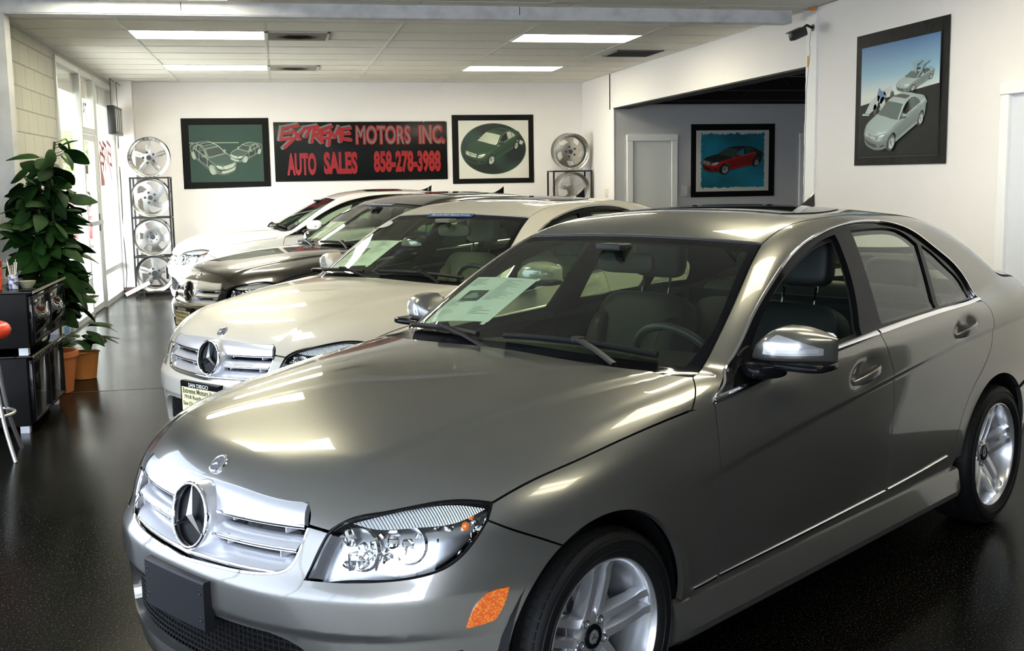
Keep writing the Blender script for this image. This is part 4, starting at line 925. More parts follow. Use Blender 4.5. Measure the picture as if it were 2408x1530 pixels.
# ---- fluorescent troffers
M_tube=mat('fluorescent_tube',(1,1,1),.4,emit=(1.0,.96,.82),estr=12.0); M_refl=mat('troffer_reflector',(.92,.91,.80),.45,emit=(1.0,.93,.68),estr=4.2)
M_tube2=mat('dim_fluorescent_tube',(1,1,1),.4,emit=(1.0,.96,.82),estr=5.0); M_refl2=mat('dim_troffer_reflector',(.92,.91,.80),.45,emit=(1.0,.93,.68),estr=1.7)
def troffer(x0,x1,y0,y1,z,label,name='ceiling_light',dim=False):
    M_refl,M_tube=(globals()['M_refl2'],globals()['M_tube2']) if dim else (globals()['M_refl'],globals()['M_tube'])
    root=empty(name,((x0+x1)/2,(y0+y1)/2,z)); tag(root,label,'ceiling light','fluorescent troffers in the ceilings')
    w,d=(x1-x0)/2-.014,(y1-y0)/2-.014; a=w-.03; e=d-.05
    V=[(-w,-d,0),(w,-d,0),(w,d,0),(-w,d,0),(-a,-e,.09),(a,-e,.09),(a,e,.09),(-a,e,.09)]
    obj('reflector_tray',(np.array(V),[(0,1,5,4),(1,2,6,5),(2,3,7,6),(3,0,4,7),(4,5,6,7)]),M_refl,root,smooth=False)
    obj('frame',G().add(box(-w-.012,w+.012,-d-.012,-d,-.006,.01)).add(box(-w-.012,w+.012,d,d+.012,-.006,.01)).add(box(-w-.012,-w,-d,d,-.006,.01)).add(box(w,w+.012,-d,d,-.006,.01)),M_grid,root)
    for y in (-.15,.15): obj('fluorescent_tube',xf(lathe([(0,-a+.02),(.014,-a+.02),(.018,-a+.03),(.018,a-.03),(.014,a-.02),(0,a-.02)],20,'x'),t=(0,y,.045)),M_tube,root)
    return root
LL=['near left fluorescent ceiling light just behind the beam','far left fluorescent ceiling light near the back wall','near right fluorescent ceiling light behind the beam','far right fluorescent ceiling light near the back wall']
for (k,n),l in zip(LIGHTS,LL): troffer(GX(k),GX(k+1),GY(n),GY(n+1),H,l)
for (x,y),l in zip(FRONT,('fluorescent ceiling light just in front of the beam','left fluorescent ceiling light over the grey car hood','right fluorescent ceiling light over the grey car roof','right fluorescent ceiling light beside the grey car','fluorescent ceiling light furthest forward on the right')):
    troffer(GX(x),GX(x+1),y,y+.6543,H-.001,l,dim=(x>2 and y<5))
# ---- vents
def vent(x0,x1,y0,y1,label,colr,dirty):
    r=empty('ceiling_vent',((x0+x1)/2,(y0+y1)/2,H)); tag(r,label,'vent','ceiling air vents'); w,d=(x1-x0)/2,(y1-y0)/2
    obj('vent_frame',G().add(box(-w,w,-d,-d+.03,-.012,.003)).add(box(-w,w,d-.03,d,-.012,.003)).add(box(-w,-w+.03,-d,d,-.012,.003)).add(box(w-.03,w,-d,d,-.012,.003)),colr,r)
    g=G()
    for i in range(12):
        y=-d+.05+(2*d-.1)*i/11; g.add(xf(box(-w+.03,w-.03,-.020,.020,-.0015,.0015),rx=.7,t=(0,y,-.004)))
    obj('vent_louvre',g,dirty,r)
def soot():
    m=mat('sooty_louvre',(.1,.07,.04),.8); N,L,b=nodes(m); tc=N.new('ShaderNodeTexCoord'); mp=N.new('ShaderNodeMapping'); mp.inputs['Scale'].default_value=(4.2,4.6,0); gr=N.new('ShaderNodeTexGradient'); gr.gradient_type='SPHERICAL'; rp=N.new('ShaderNodeValToRGB'); E=rp.color_ramp.elements; E[0].position=.10; E[0].color=(.46,.43,.36,1); E[1].position=.50; E[1].color=(.035,.022,.012,1)
    nz=N.new('ShaderNodeTexNoise'); nz.inputs['Scale'].default_value=14; ad=N.new('ShaderNodeMath'); ad.operation='MULTIPLY_ADD'; ad.inputs[1].default_value=.5; L.new(tc.outputs['Object'],mp.inputs['Vector']); L.new(mp.outputs[0],gr.inputs['Vector']); L.new(tc.outputs['Object'],nz.inputs['Vector']); L.new(nz.outputs['Fac'],ad.inputs[0]); L.new(gr.outputs['Fac'],ad.inputs[2])
    sb=N.new('ShaderNodeMath'); sb.operation='SUBTRACT'; sb.inputs[1].default_value=.2; L.new(ad.outputs[0],sb.inputs[0]); L.new(sb.outputs[0],rp.inputs['Fac']); L.new(rp.outputs['Color'],b.inputs['Base Color']); return m
M_rust=soot()
vent(-.065,.56,11.26,11.89,'square sooty ceiling vent beside the near left light',M_grid,M_rust); vent(-.065,.57,14.54,15.16,'square sooty ceiling vent beside the far left light',M_grid,M_rust)
vent(3.86,4.42,12.6,13.24,'dark grey ceiling vent near the right wall',mat('grey_vent',(.16,.16,.16),.5),mat('grey_vent_slat',(.10,.10,.10),.5))
# ---- shopfront glazing on the left wall
def pane(name,parent,x,y0,y1,z0,z1): return obj(name,box(x-.003,x+.003,y0,y1,z0,z1),M_pane,parent)
def frame_rect(g,y0,y1,zs,w=.06,d=.055):
    """two stiles and one rail at each height in zs"""
    x=XL-.03; g.add(box(x-d,x+d,y0,y0+w,zs[0],zs[-1]+w,.004)); g.add(box(x-d,x+d,y1-w,y1,zs[0],zs[-1]+w,.004))
    for z in zs: g.add(box(x-d+.003,x+d-.003,y0+w-.002,y1-w+.002,z,z+w))
    return g
w1=struct('window_1',frame_rect(G(),12.66,14.15,(.0,.40,2.855),.065),M_alu,30,True)
pane('window_pane',w1,XL-.03,12.7,14.1,.44,2.88); pane('window_pane',w1,XL-.03,12.7,14.1,.04,.42)
w2=struct('window_2',frame_rect(G(),15.17,16.82,(.0,.40,2.855),.065),M_alu,30,True)
pane('window_pane',w2,XL-.03,15.2,16.78,.44,2.88); pane('window_pane',w2,XL-.03,15.2,16.78,.04,.42)
w3=struct('window_3',frame_rect(G(),14.151,15.169,(2.19,2.86),.06,.05),M_alu,30,True); pane('window_pane',w3,XL-.03,14.18,15.14,2.22,2.88)
d4=struct('door_4',frame_rect(G(),14.18,15.14,(.01,2.10),.075,.03),M_alu,30,True); pane('door_glass',d4,XL-.03,14.24,15.08,.06,2.12)
obj('push_bar',G().add(box(XL+.02,XL+.05,14.2,15.13,1.07,1.12,.008)).add(box(XL-.0,XL+.03,14.24,14.28,1.08,1.11)).add(box(XL-.0,XL+.03,15.05,15.09,1.08,1.11)),mat('push_bar_grey',(.35,.35,.35),.35,.6),d4)
obj('door_lock',G().add(box(XL-.005,XL+.012,15.07,15.11,.98,1.2,.004)),M_blk,d4)
M_wtxt=mat('window_lettering_paint',(.10,.09,.08),.6); M_wred=mat('window_red_paint',(.42,.16,.15),.6)
def wtext(name,s,y0,y1,z0,z1,m,parent,mirrored=True,shear=0):
    V,F=fit_text(s,y0,y1,z0,z1,.01,shear); 
    if mirrored: V=V.copy(); V[:,0]=y0+y1-V[:,0]
    return obj(name,(np.stack([np.full(len(V),XL-.024),V[:,0],V[:,1]],1),F),m,parent,smooth=False)
wtext('street_number','7918',14.30,14.78,2.34,2.56,M_wtxt,w3); 
obj('door_notice',box(XL-.025,XL-.022,14.38,14.62,1.62,1.82),M_white,d4); obj('door_notice',box(XL-.0245,XL-.0215,14.40,14.60,1.70,1.80),M_blk,d4)
# brush lettering strokes seen from behind on the side light
EXT=[ # strokes of EXTREME, x0..1 y0..1 each (x0,y0,x1,y1,w)
 [(.055,.88,.025,.38),(.055,.88,.265,.98),(.045,.64,.185,.70),(.025,.38,.16,.42)],
 [(.20,.78,.285,.40),(.375,.86,.075,.02)],
 [(.355,.86,.535,.94),(.445,.88,.375,.50)],
 [(.49,.80,.455,.26),(.49,.80,.585,.78),(.585,.78,.595,.66),(.595,.66,.485,.56),(.50,.56,.60,.24)],
 [(.615,.80,.575,.40),(.60,.82,.735,.93),(.585,.62,.69,.66),(.575,.40,.70,.42)],
 [(.725,.74,.695,.12),(.725,.74,.775,.46),(.775,.46,.845,.86),(.845,.86,.865,.28)],
 [(.885,.82,.885,.38),(.885,.82,1.0,.86),(.885,.60,.985,.62),(.885,.38,1.0,.33)]]
def brush(x0,x1,y0,y1,w,dz=0.0,flip=False):
    g=G(); 
    for L_ in EXT:
        for i,(a,b,c,d) in enumerate(L_):
            P0=np.array([x0+(x1-x0)*a,y0+(y1-y0)*b]); P1=np.array([x0+(x1-x0)*c,y0+(y1-y0)*d])
            if flip: P0[0]=x0+x1-P0[0]; P1[0]=x0+x1-P1[0]
            t=(P1-P0)/np.linalg.norm(P1-P0); n=np.array([-t[1],t[0]]); A,B=P0-t*w*.35,P1+t*w*.35; dz+=.00004
            g.add((np.array([[*(A+n*w*.30),dz],[*(A-n*w*.42),dz],[*(B-n*w*.5),dz],[*(B+t*w*.25),dz],[*(B+n*w*.42),dz]]),[(0,1,2,3,4)]))
    return g
gq=brush(15.30,16.72,1.62,2.15,.055,0,True); V=gq.arr(); obj('window_script',(np.stack([np.full(len(V),XL-.024),V[:,0],V[:,1]],1),gq.F),M_wred,w2,smooth=False)
obj('window_arrow',(np.array([(XL-.0245,y,z) for y,z in ((15.62,1.55),(15.92,1.55),(15.92,1.62),(15.62,1.9))]),[(0,1,2,3)]),M_wred,w2)
# hanging sign in the window
os_=empty('open_sign',(XL+.10,16.35,2.42)); tag(os_,'black hanging window sign with white bars on two wires','sign')
obj('sign_case',box(-.05,.05,-.38,.38,-.19,.19,.01),M_blk,os_)
M_bar=mat('sign_bar',(.75,.75,.75),.4)
for y in (-.27,-.09,.09,.27): obj('light_tube',box(.048,.056,y-.010,y+.010,-.15,.15),M_bar,os_)
for y in (-.30,.30): obj('hanging_wire',tube([(0,y,.19),(0,y+.01,.55),(.02,y,.53),(.05,y+.06,.50)],.004,6),M_blk,os_)
tag(obj('sign_power_cable',tube([(XL+.08,16.72,2.30),(XL+.06,16.80,2.0),(XL+.07,16.76,1.5),(XL+.06,16.79,.9),(XL+.08,16.75,.3),(XL+.06,16.7,.02)],.006,6),M_blk),'thin dark cable hanging from the window sign down to the floor','cable')
# near room shell out of view: glazed left corner and rear
struct('wall_left_front',G().add(box(-3.4,-3.25,-4.2,YW+.1,2.75,H+.1)).add(box(-3.4,-3.25,7.2,YW+.1,0,2.75)),mat('left_front_paint',(.22,.215,.20),.7))
nw=G()
for y in (-4.2,-2.3,-.4,1.5,3.4,5.3,7.13): nw.add(box(-3.36,-3.28,y,y+.07,0,2.75))
nw.add(box(-3.36,-3.28,-4.2,7.2,0,.07)).add(box(-3.36,-3.28,-4.2,7.2,2.68,2.75))
w5=struct('window_5',nw,M_alu); M_tint=glass('daylight_dimming_pane',(.44,.46,.50))  # pane tint made up to weaken the daylight from this unseen glazing
for y in (-4.13,-2.23,-.33,1.57,3.47,5.37): obj('window_pane',box(-3.323,-3.317,y,y+1.83,.07,2.68),M_tint,w5)
nf=G()
for x in (-3.32,-2.1,-.9,.23): nf.add(box(x,x+.07,-4.31,-4.23,0,2.6))
nf.add(box(-3.32,.3,-4.31,-4.23,0,.08)).add(box(-3.32,.3,-4.31,-4.23,2.52,2.6)); w6=struct('window_6',nf,M_alu)
M_tint2=glass('weak_dimming_pane',(.66,.68,.72))  # weaker made-up tint, so more daylight reaches the bumper
for x,x2 in ((-3.25,-2.1),(-2.03,-.9),(-.83,.23)): obj('window_pane',box(x,x2,-4.273,-4.267,.08,2.52),M_tint2,w6)
struct('wall_front',G().add(box(-3.4,9.2,-4.35,-4.2,2.6,H+.1)).add(box(.3,9.2,-4.35,-4.2,0,2.6)).add(box(9.05,9.2,-4.3,4.4,0,H+.1)).add(box(XR+.2,9.2,4.2,4.4,0,H+.1)),mat('front_wall_paint',(.06,.058,.055),.7))  # dark walls and wider side bay, unseen, shaped to cut light on the car's side
# ---------------------------------------------------------------- loose things in the showroom
M_rim=mat('cast_alloy',(.55,.55,.54),.25,.95,.3); M_hole=mat('lug_hole',(.03,.03,.035),.5)
def polar(c): return [(r*math.cos(a),r*math.sin(a)) for r,a in c]
def hole(phi,r0,r1,a0,a1,tw=0.0,rd=.25):
    """rounded window between radii r0,r1 with half-angles a0 (inner), a1 (outer)"""
    q=[]
    for t in np.linspace(-1,1,7): q.append((r1,phi+tw+a1*t*(1-.06*abs(t)**6)))
    q=[(r1-(r1-r0)*rd*.35*(abs(t)>.9),phi+tw+a1*t) for t in np.linspace(-1,1,9)]
    q+=[(r0+(r1-r0)*f,phi+tw*f+a0+(a1-a0)*f) for f in (.72,.5,.28)]
    q+=[(r0+(r1-r0)*rd*.3*(abs(t)>.9),phi+a0*t) for t in np.linspace(1,-1,7)]
    q+=[(r0+(r1-r0)*f,phi+tw*f-(a0+(a1-a0)*f)) for f in (.28,.5,.72)]
    P=polar(q); P=smooth(P+[P[0]],.012)[:-1]; return P
def rim_style(st,R):
    """cast road wheel lying in XZ with its face towards -y; returns (face geo, lip geo, dark bits geo)"""
    D=2*PI/5; H_=[]; ph=PI/2
    f=R*.86
    if st=='twin':   H_=[hole(ph+D/2+k*D,.30*f,.97*f,.30,.50) for k in range(5)]+[hole(ph+k*D,.38*f,.93*f,.035,.022) for k in range(5)]; prof=lambda r:.02-.035*(r/f)**2
    elif st=='turbine': H_=[hole(ph+D/2+k*D,.50*f,.93*f,.30,.42,.42) for k in range(5)]; prof=lambda r:.035-.02*(r/f)**2
    elif st=='window': H_=[hole(ph+.2+k*D,.56*f,.95*f,.30,.28,0,.5) for k in range(5)]; prof=lambda r:.03+.012*math.sin(min(1,r/f)*PI)
    elif st=='double': H_=[hole(ph+D/2+k*D,.40*f,.96*f,.26,.42) for k in range(5)]+[hole(ph+k*D,.40*f,.95*f,.05,.05) for k in range(5)]; prof=lambda r:.01-.02*(r/f)
    elif st=='oval': H_=[hole(ph+.6+k*D,.58*f,.88*f,.34,.26,.15,.6) for k in range(5)]; prof=lambda r:-.01-.03*(r/f)**2
    else: H_=[hole(ph+D/2+k*D,.36*f,.95*f,.34,.50) for k in range(5)]; prof=lambda r:.03-.03*(r/f)**2
    outer=np.array([(f*1.02*math.cos(a),f*1.02*math.sin(a)) for a in np.linspace(0,2*PI,72,endpoint=False)])
    Q,T=tess(outer,[np.array(h) for h in H_],R*.07)
    if st!='window': pass
    y=np.array([-prof(np.hypot(*q)) for q in Q]); V=np.stack([Q[:,0],y,Q[:,1]],1); n=len(V)
    ed={}
    for t in T:
        for a,b in ((t[0],t[1]),(t[1],t[2]),(t[2],t[0])):
            if (b,a) in ed: del ed[(b,a)]
            else: ed[(a,b)]=1
    F=[tuple(t) for t in T]; B=V.copy(); B[:,1]+=.045; Vs=np.concatenate([V,B]); F+=[tuple(n+i for i in t[::-1]) for t in T]; F+=[(b,a,n+a,n+b) for a,b in ed]
    face=(Vs,F)
    lip=lathe([(f*.99,.02),(f*1.0,-.005),(R*.93,-.012),(R*.955,-.05),(R*1.0,-.058),(R*1.0,-.045),(R*.965,-.03),(R*.94,.02),(R*.90,.12),(R*.97,.16),(R*.97,.175),(R*.88,.165),(R*.86,.06)],72,'y')
    d=G(); g2=G()
    hubr=.16*R if st in('window','double') else .12*R
    y0=-prof(0)
    d.add(lathe([(0,y0-.006),(hubr,y0-.006),(hubr,y0+.01)],30,'y'))
    for k in range(5):
        a=ph+.3+k*D; c,s=.27*R*math.cos(a),.27*R*math.sin(a)
        d.add((lathe([(0,y0-.010),(.016,y0-.010),(.016,y0+.02)],16,'y')[0]+np.array([c,0,s]),lathe([(0,0),(.016,0),(.016,.02)],16,'y')[1]))
    if st in ('twin','oval'):
        for k in range(30):
            a=2*PI*k/30; V,F=sell((0,0,0),(.009,.008,.009),1,1,8,6); g2.add((V+np.array([.93*R*math.cos(a),-.016,.93*R*math.sin(a)]),F))
    return face,lip,d,g2
RIMC={}
def rim(name,st,R,loc,rot,label,group,m=None,hub=True):
    if (st,R) not in RIMC: RIMC[(st,R)]=rim_style(st,R)
    face,lip,d,g2=RIMC[(st,R)]
    root=obj(name,face,m or M_rim,None,35); root.location=loc; root.rotation_euler=rot; tag(root,label,'wheel rim',group)
    obj('outer_lip',lip,m or M_rim,root,40)
    if st!='star': obj('lug_holes',d,M_hole,root)
    if len(g2.V): obj('rivet_ring',g2,mat('rivet',(.8,.8,.8),.2,1),root)
    return root
def rack(name,x0,x1,y0,y1,zs,label):
    r=empty(name,((x0+x1)/2,(y0+y1)/2,0)); tag(r,label,'rack'); w,d=(x1-x0)/2,(y1-y0)/2; t=.012
    for sx in (-1,1):
        for sy_ in (-1,1): obj('post',box(sx*w-t,sx*w+t,sy_*d-t,sy_*d+t,0,zs[-1]),M_blk,r,smooth=False)
    for z in zs:
        obj('shelf_frame',G().add(box(-w,w,-d-t,-d+t,z-.022,z)).add(box(-w,w,d-t,d+t,z-.022,z)).add(box(-w-t,-w+t,-d,d,z-.022,z)).add(box(w-t,w+t,-d,d,z-.022,z)),M_blk,r,smooth=False)
    return r
rack('wheel_rack',-2.0,-1.49,16.36,16.72,(.07,.56,1.105,1.655),'tall narrow black metal rack of wheel rims in the left back corner')
gl='wheel rims on the left rack'
for st,z,R,l in (('twin',1.925,.283,'twin-spoke rim with riveted lip on top of the left rack'),('turbine',1.375,.268,'silver turbine rim with five swept holes on the top shelf of the left rack'),('window',.83,.262,'silver rim with five small windows on the middle shelf of the left rack'),('double',.315,.262,'silver double-spoke rim on the bottom shelf of the left rack')):
    rim('alloy_wheel',st,R,(-1.745,16.42 if st!='twin' else 16.50,z),(.10,0,0) if st!='twin' else (.12,0,0),l,gl)
rack('wheel_rack',4.02,4.60,16.36,16.74,(.07,.56,1.10,1.66),'tall narrow black metal rack of wheel rims in the right back corner')
M_rim2=mat('dull_alloy',(.42,.41,.37),.30,.9,.2)
rim('alloy_wheel','oval',.275,(4.30,16.42,1.935),(.10,0,0),'deep dish rim with five oval holes on top of the right rack','wheel rims on the right rack',M_rim2)
rim('alloy_wheel','star',.268,(4.31,16.40,1.37),(.08,0,0),'five-spoke star rim on the top shelf of the right rack','wheel rims on the right rack',M_rim2)
rim('alloy_wheel','window',.262,(4.31,16.42,.825),(.08,0,0),'rim on the middle shelf of the right rack behind the cars','wheel rims on the right rack',M_rim2)
tag(obj('white_board_strip',xf(box(0,.36,-.02,.02,0,.05),rz=.15,ry=-.45,t=(-2.12,16.25,.02)),M_white),'white strip lying slanted at the foot of the left wheel rack','board')
# ---- sign
sg=empty('shop_sign',(-.034,YB-.02,1.56)); tag(sg,'wide black shop sign with red and grey lettering on the back wall','sign')
SW,SHH=2.556,.862
obj('sign_board',box(0,SW,0,.02,0,SHH,.003),mat('sign_black',(.006,.007,.007),.3,0,0,.15),sg)
M_sred=mat('sign_red',(.27,.004,.006),.3); M_sgrey=mat('sign_grey',(.135,.14,.13),.4)
def sgeo(V,F,dy): return np.stack([V[:,0],np.full(len(V),-dy)-V[:,2]*1.0,V[:,1]],1),F
U=lambda x:(x-10)/2352*SW; Wv=lambda y:SHH-(y-88)/786*SHH
g=brush(U(75),U(1035),Wv(440),Wv(120),.062); obj('lettering_shadow',sgeo(g.arr()+np.array([-.022,.012,0]),g.F,.0008),M_sgrey,sg,smooth=False)
g=brush(U(75)+.012,U(1035),Wv(425),Wv(130),.052); obj('brush_lettering',sgeo(g.arr(),g.F,.002),M_sred,sg,smooth=False)
def words(lst,bold,dy,m,name):
    g=G()
    for s,x0,x1,y0,y1 in lst: V,F=fit_text(s,U(x0),U(x1),Wv(y0),Wv(y1),bold); g.add(sgeo(V,F,dy))
    obj(name,g,m,sg,smooth=False)
for w_ in (('MOTORS',1100,1862,398,132),('INC.',1962,2338,398,132)): words([w_],.075,.0012,M_sred,'lettering_outline')
for w_ in (('MOTORS',1116,1848,384,148),('INC.',1978,2312,384,148)): words([w_],.0,.0022,M_sgrey,'firm_lettering')
for w_,nm in ((('AUTO',172,562,796,494),'sales_lettering'),(('SALES',662,1118,786,484),'sales_lettering'),(('858-278-3988',1340,2268,776,478),'phone_number')): words([w_],.05,.0018,M_sred,nm)
for x,y in ((2042,95),(2350,95)): obj('sign_pin',xf(disc(.006,0,12,'y'),t=(U(x),-.003,Wv(y))),M_white,sg)
# ---- flattened prints of a car for the posters
def car_print(root,az,el,dist=9.0,flip=False):
    """flat printed picture of a saloon: x,y in picture units (car width 1), with printed tone"""
    inv=root.matrix_world.inverted(); d=np.array([-math.cos(el)*math.cos(az),-math.cos(el)*math.sin(az),math.sin(el)])
    c=np.array([1.45,0,.6]); cam_=c+d*dist; f_=-d; r_=nrm(np.cross(f_,(0,0,1))); u_=np.cross(r_,f_)
    cls={'hood':4,'roof':4,'body_side':4,'rear_bumper':4,'windshield':1,'windshield_frame':1,'window_frame':2,'rear_window':1,'front_window':1,'rear_door_window':1,'quarter_window':1,'wheel':2,'alloy_rim':3,'centre_cap':2,'window_chrome':3,'belt_chrome':3,'grille':2,'grille_louvre':3,'star_emblem':2,'headlight':3,'lower_grille':2,'side_intake':2,'mirror_base':2,'sunroof':2}
    keep=set(cls)|{'front_bumper','fender','front_door','rear_door','side_skirt','door_mirror','trunk_lid'}
    PV=[];PF=[];PM=[];PC=[];k=0; LN=[]
    lg=nrm((-.35,-.45,.82))
    def walk(o):
        yield o
        for c_ in o.children: yield from walk(c_)
    for o in walk(root):
        nm=o.name.split('.')[0]
        if o.type!='MESH' or nm not in keep: continue
        me=o.data; n=len(me.vertices); A=np.empty(n*3); me.vertices.foreach_get('co',A); A=A.reshape(-1,3); mw=np.array(inv@o.matrix_world); A=A@mw[:3,:3].T+mw[:3,3]
        me.calc_loop_triangles(); m=len(me.loop_triangles); T=np.empty(m*3,np.int32); me.loop_triangles.foreach_get('vertices',T); T=T.reshape(-1,3)
        fn=np.cross(A[T[:,1]]-A[T[:,0]],A[T[:,2]]-A[T[:,0]]); fn/=np.linalg.norm(fn,axis=1,keepdims=True)+1e-12; ct=A[T].mean(1)
        front=np.sum(fn*(cam_-ct),1)>0
        T=T[front]; fn=fn[front]; ct=ct[front]
        v=A-cam_; z=v@f_; X=(v@r_)/z*dist; Y=(v@u_)/z*dist
        h=nrm(nrm(lg)+d); tone=.16+.62*np.clip(fn@lg,0,1)**1.3+.9*np.clip(fn@h,0,1)**30+.12*np.clip(fn[:,2],0,1)
        PV.append(np.stack([-X if flip else X,Y,-z*.0016],1)); PF+= (T+k).tolist(); PM+=[cls.get(nm,0)]*len(T); PC.append(tone); k+=n
        if nm in ('hood','fender','front_door','roof','front_bumper','body_side','rear_door','windshield','window_frame','headlight_cover'):
            pass
    PV=np.concatenate(PV); PC=np.concatenate(PC); w=np.ptp(PV[:,0]); mn=PV.min(0); PV[:,0]-=(PV[:,0].min()+PV[:,0].max())/2; PV[:,1]-=PV[:,1].min(); PV/=np.array([w,w,1]); PV[:,2]-=PV[:,2].min(); PV[:,2]*=.010/PV[:,2].max()
    me=bpy.data.meshes.new('print'); 
    PF=np.array(PF); used=np.unique(PF); mp=-np.ones(len(PV),int); mp[used]=np.arange(len(used)); PV=PV[used]; PF=mp[PF]
    if flip: PF=PF[:,::-1]
    me.from_pydata(PV.tolist(),[],PF.tolist()); me.polygons.foreach_set('material_index',PM)
    at=me.color_attributes.new('tone','FLOAT_COLOR','CORNER'); buf=np.repeat(np.stack([PC,PC,PC,np.ones_like(PC)],1),3,axis=0).astype(np.float32); at.data.foreach_set('color',buf.ravel()); me.update()
    return me
def ink(name,c,rough=.45,mono=True):
    m=mat(name,c,rough); N,L,b=nodes(m); a=N.new('ShaderNodeVertexColor'); a.layer_name='tone'; mx=N.new('ShaderNodeMixRGB'); mx.blend_type='MULTIPLY'; mx.inputs['Fac'].default_value=1; mx.inputs['Color2'].default_value=(*c,1); L.new(a.outputs['Color'],mx.inputs['Color1']); L.new(mx.outputs['Color'],b.inputs['Base Color']); return m
def palette(n,body,glass_,dark,bright,alt=None): return [ink(n+'_print_body',body),ink(n+'_print_glass',glass_),ink(n+'_print_dark',dark),ink(n+'_print_bright',bright),ink(n+'_print_body_second',alt or body)]
M_vin=noise_bump(mat('poster_border',(.006,.006,.006),.5,0,0,.12),9,.5,.02)
def banner_poster(name,label,origin,ex,ez,n,w,h,bord,field_mat,crooked=(0,0,0,0)):
    """vinyl poster hung flat on a wall: origin lower left, ex/ez unit vectors, n out of the wall"""
    root=empty(name,origin); tag(root,label,'poster','car posters on the walls'); ex,ez,n=map(lambda q:np.array(q,float),(ex,ez,n))
    B=Matrix(((ex[0],ez[0],n[0]),(ex[1],ez[1],n[1]),(ex[2],ez[2],n[2]))).to_quaternion(); root.rotation_mode='QUATERNION'; root.rotation_quaternion=B
    a,b,c,d=crooked
    us=np.linspace(0,1,33); vs=np.linspace(0,1,27)
    def sh(u,v): 
        e=min(u,1-u,v,1-v); return (u*w,v*h+ (a*(1-u)+b*u)*(1-v)+(c*(1-u)+d*u)*v,.006+.006*math.sin(7*u+3*v)*math.sin(5*v+1)*min(1,e*8))
    obj('poster_sheet',grid_mesh(sh,us,vs),M_vin,root)
    return root
def flat(root,name,poly,z,m): return obj(name,(np.array([(x,y,z) for x,y in poly],float),[tuple(range(len(poly)))]),m,root,smooth=False)
def quad(x0,x1,y0,y1): return [(x0,y0),(x1,y0),(x1,y1),(x0,y1)]
def ell(cx,cy,a,b,n=64): return [(cx+a*math.cos(t),cy+b*math.sin(t)) for t in np.linspace(0,2*PI,n,endpoint=False)]
def put_print(root,name,me,pal,cx,y,wd,z,sy_=1.0,tilt=0):
    o=put(name,me,root,pal,(cx,y,z)); o.scale=(wd,wd*sy_,1); o.rotation_euler=(0,0,tilt); return o
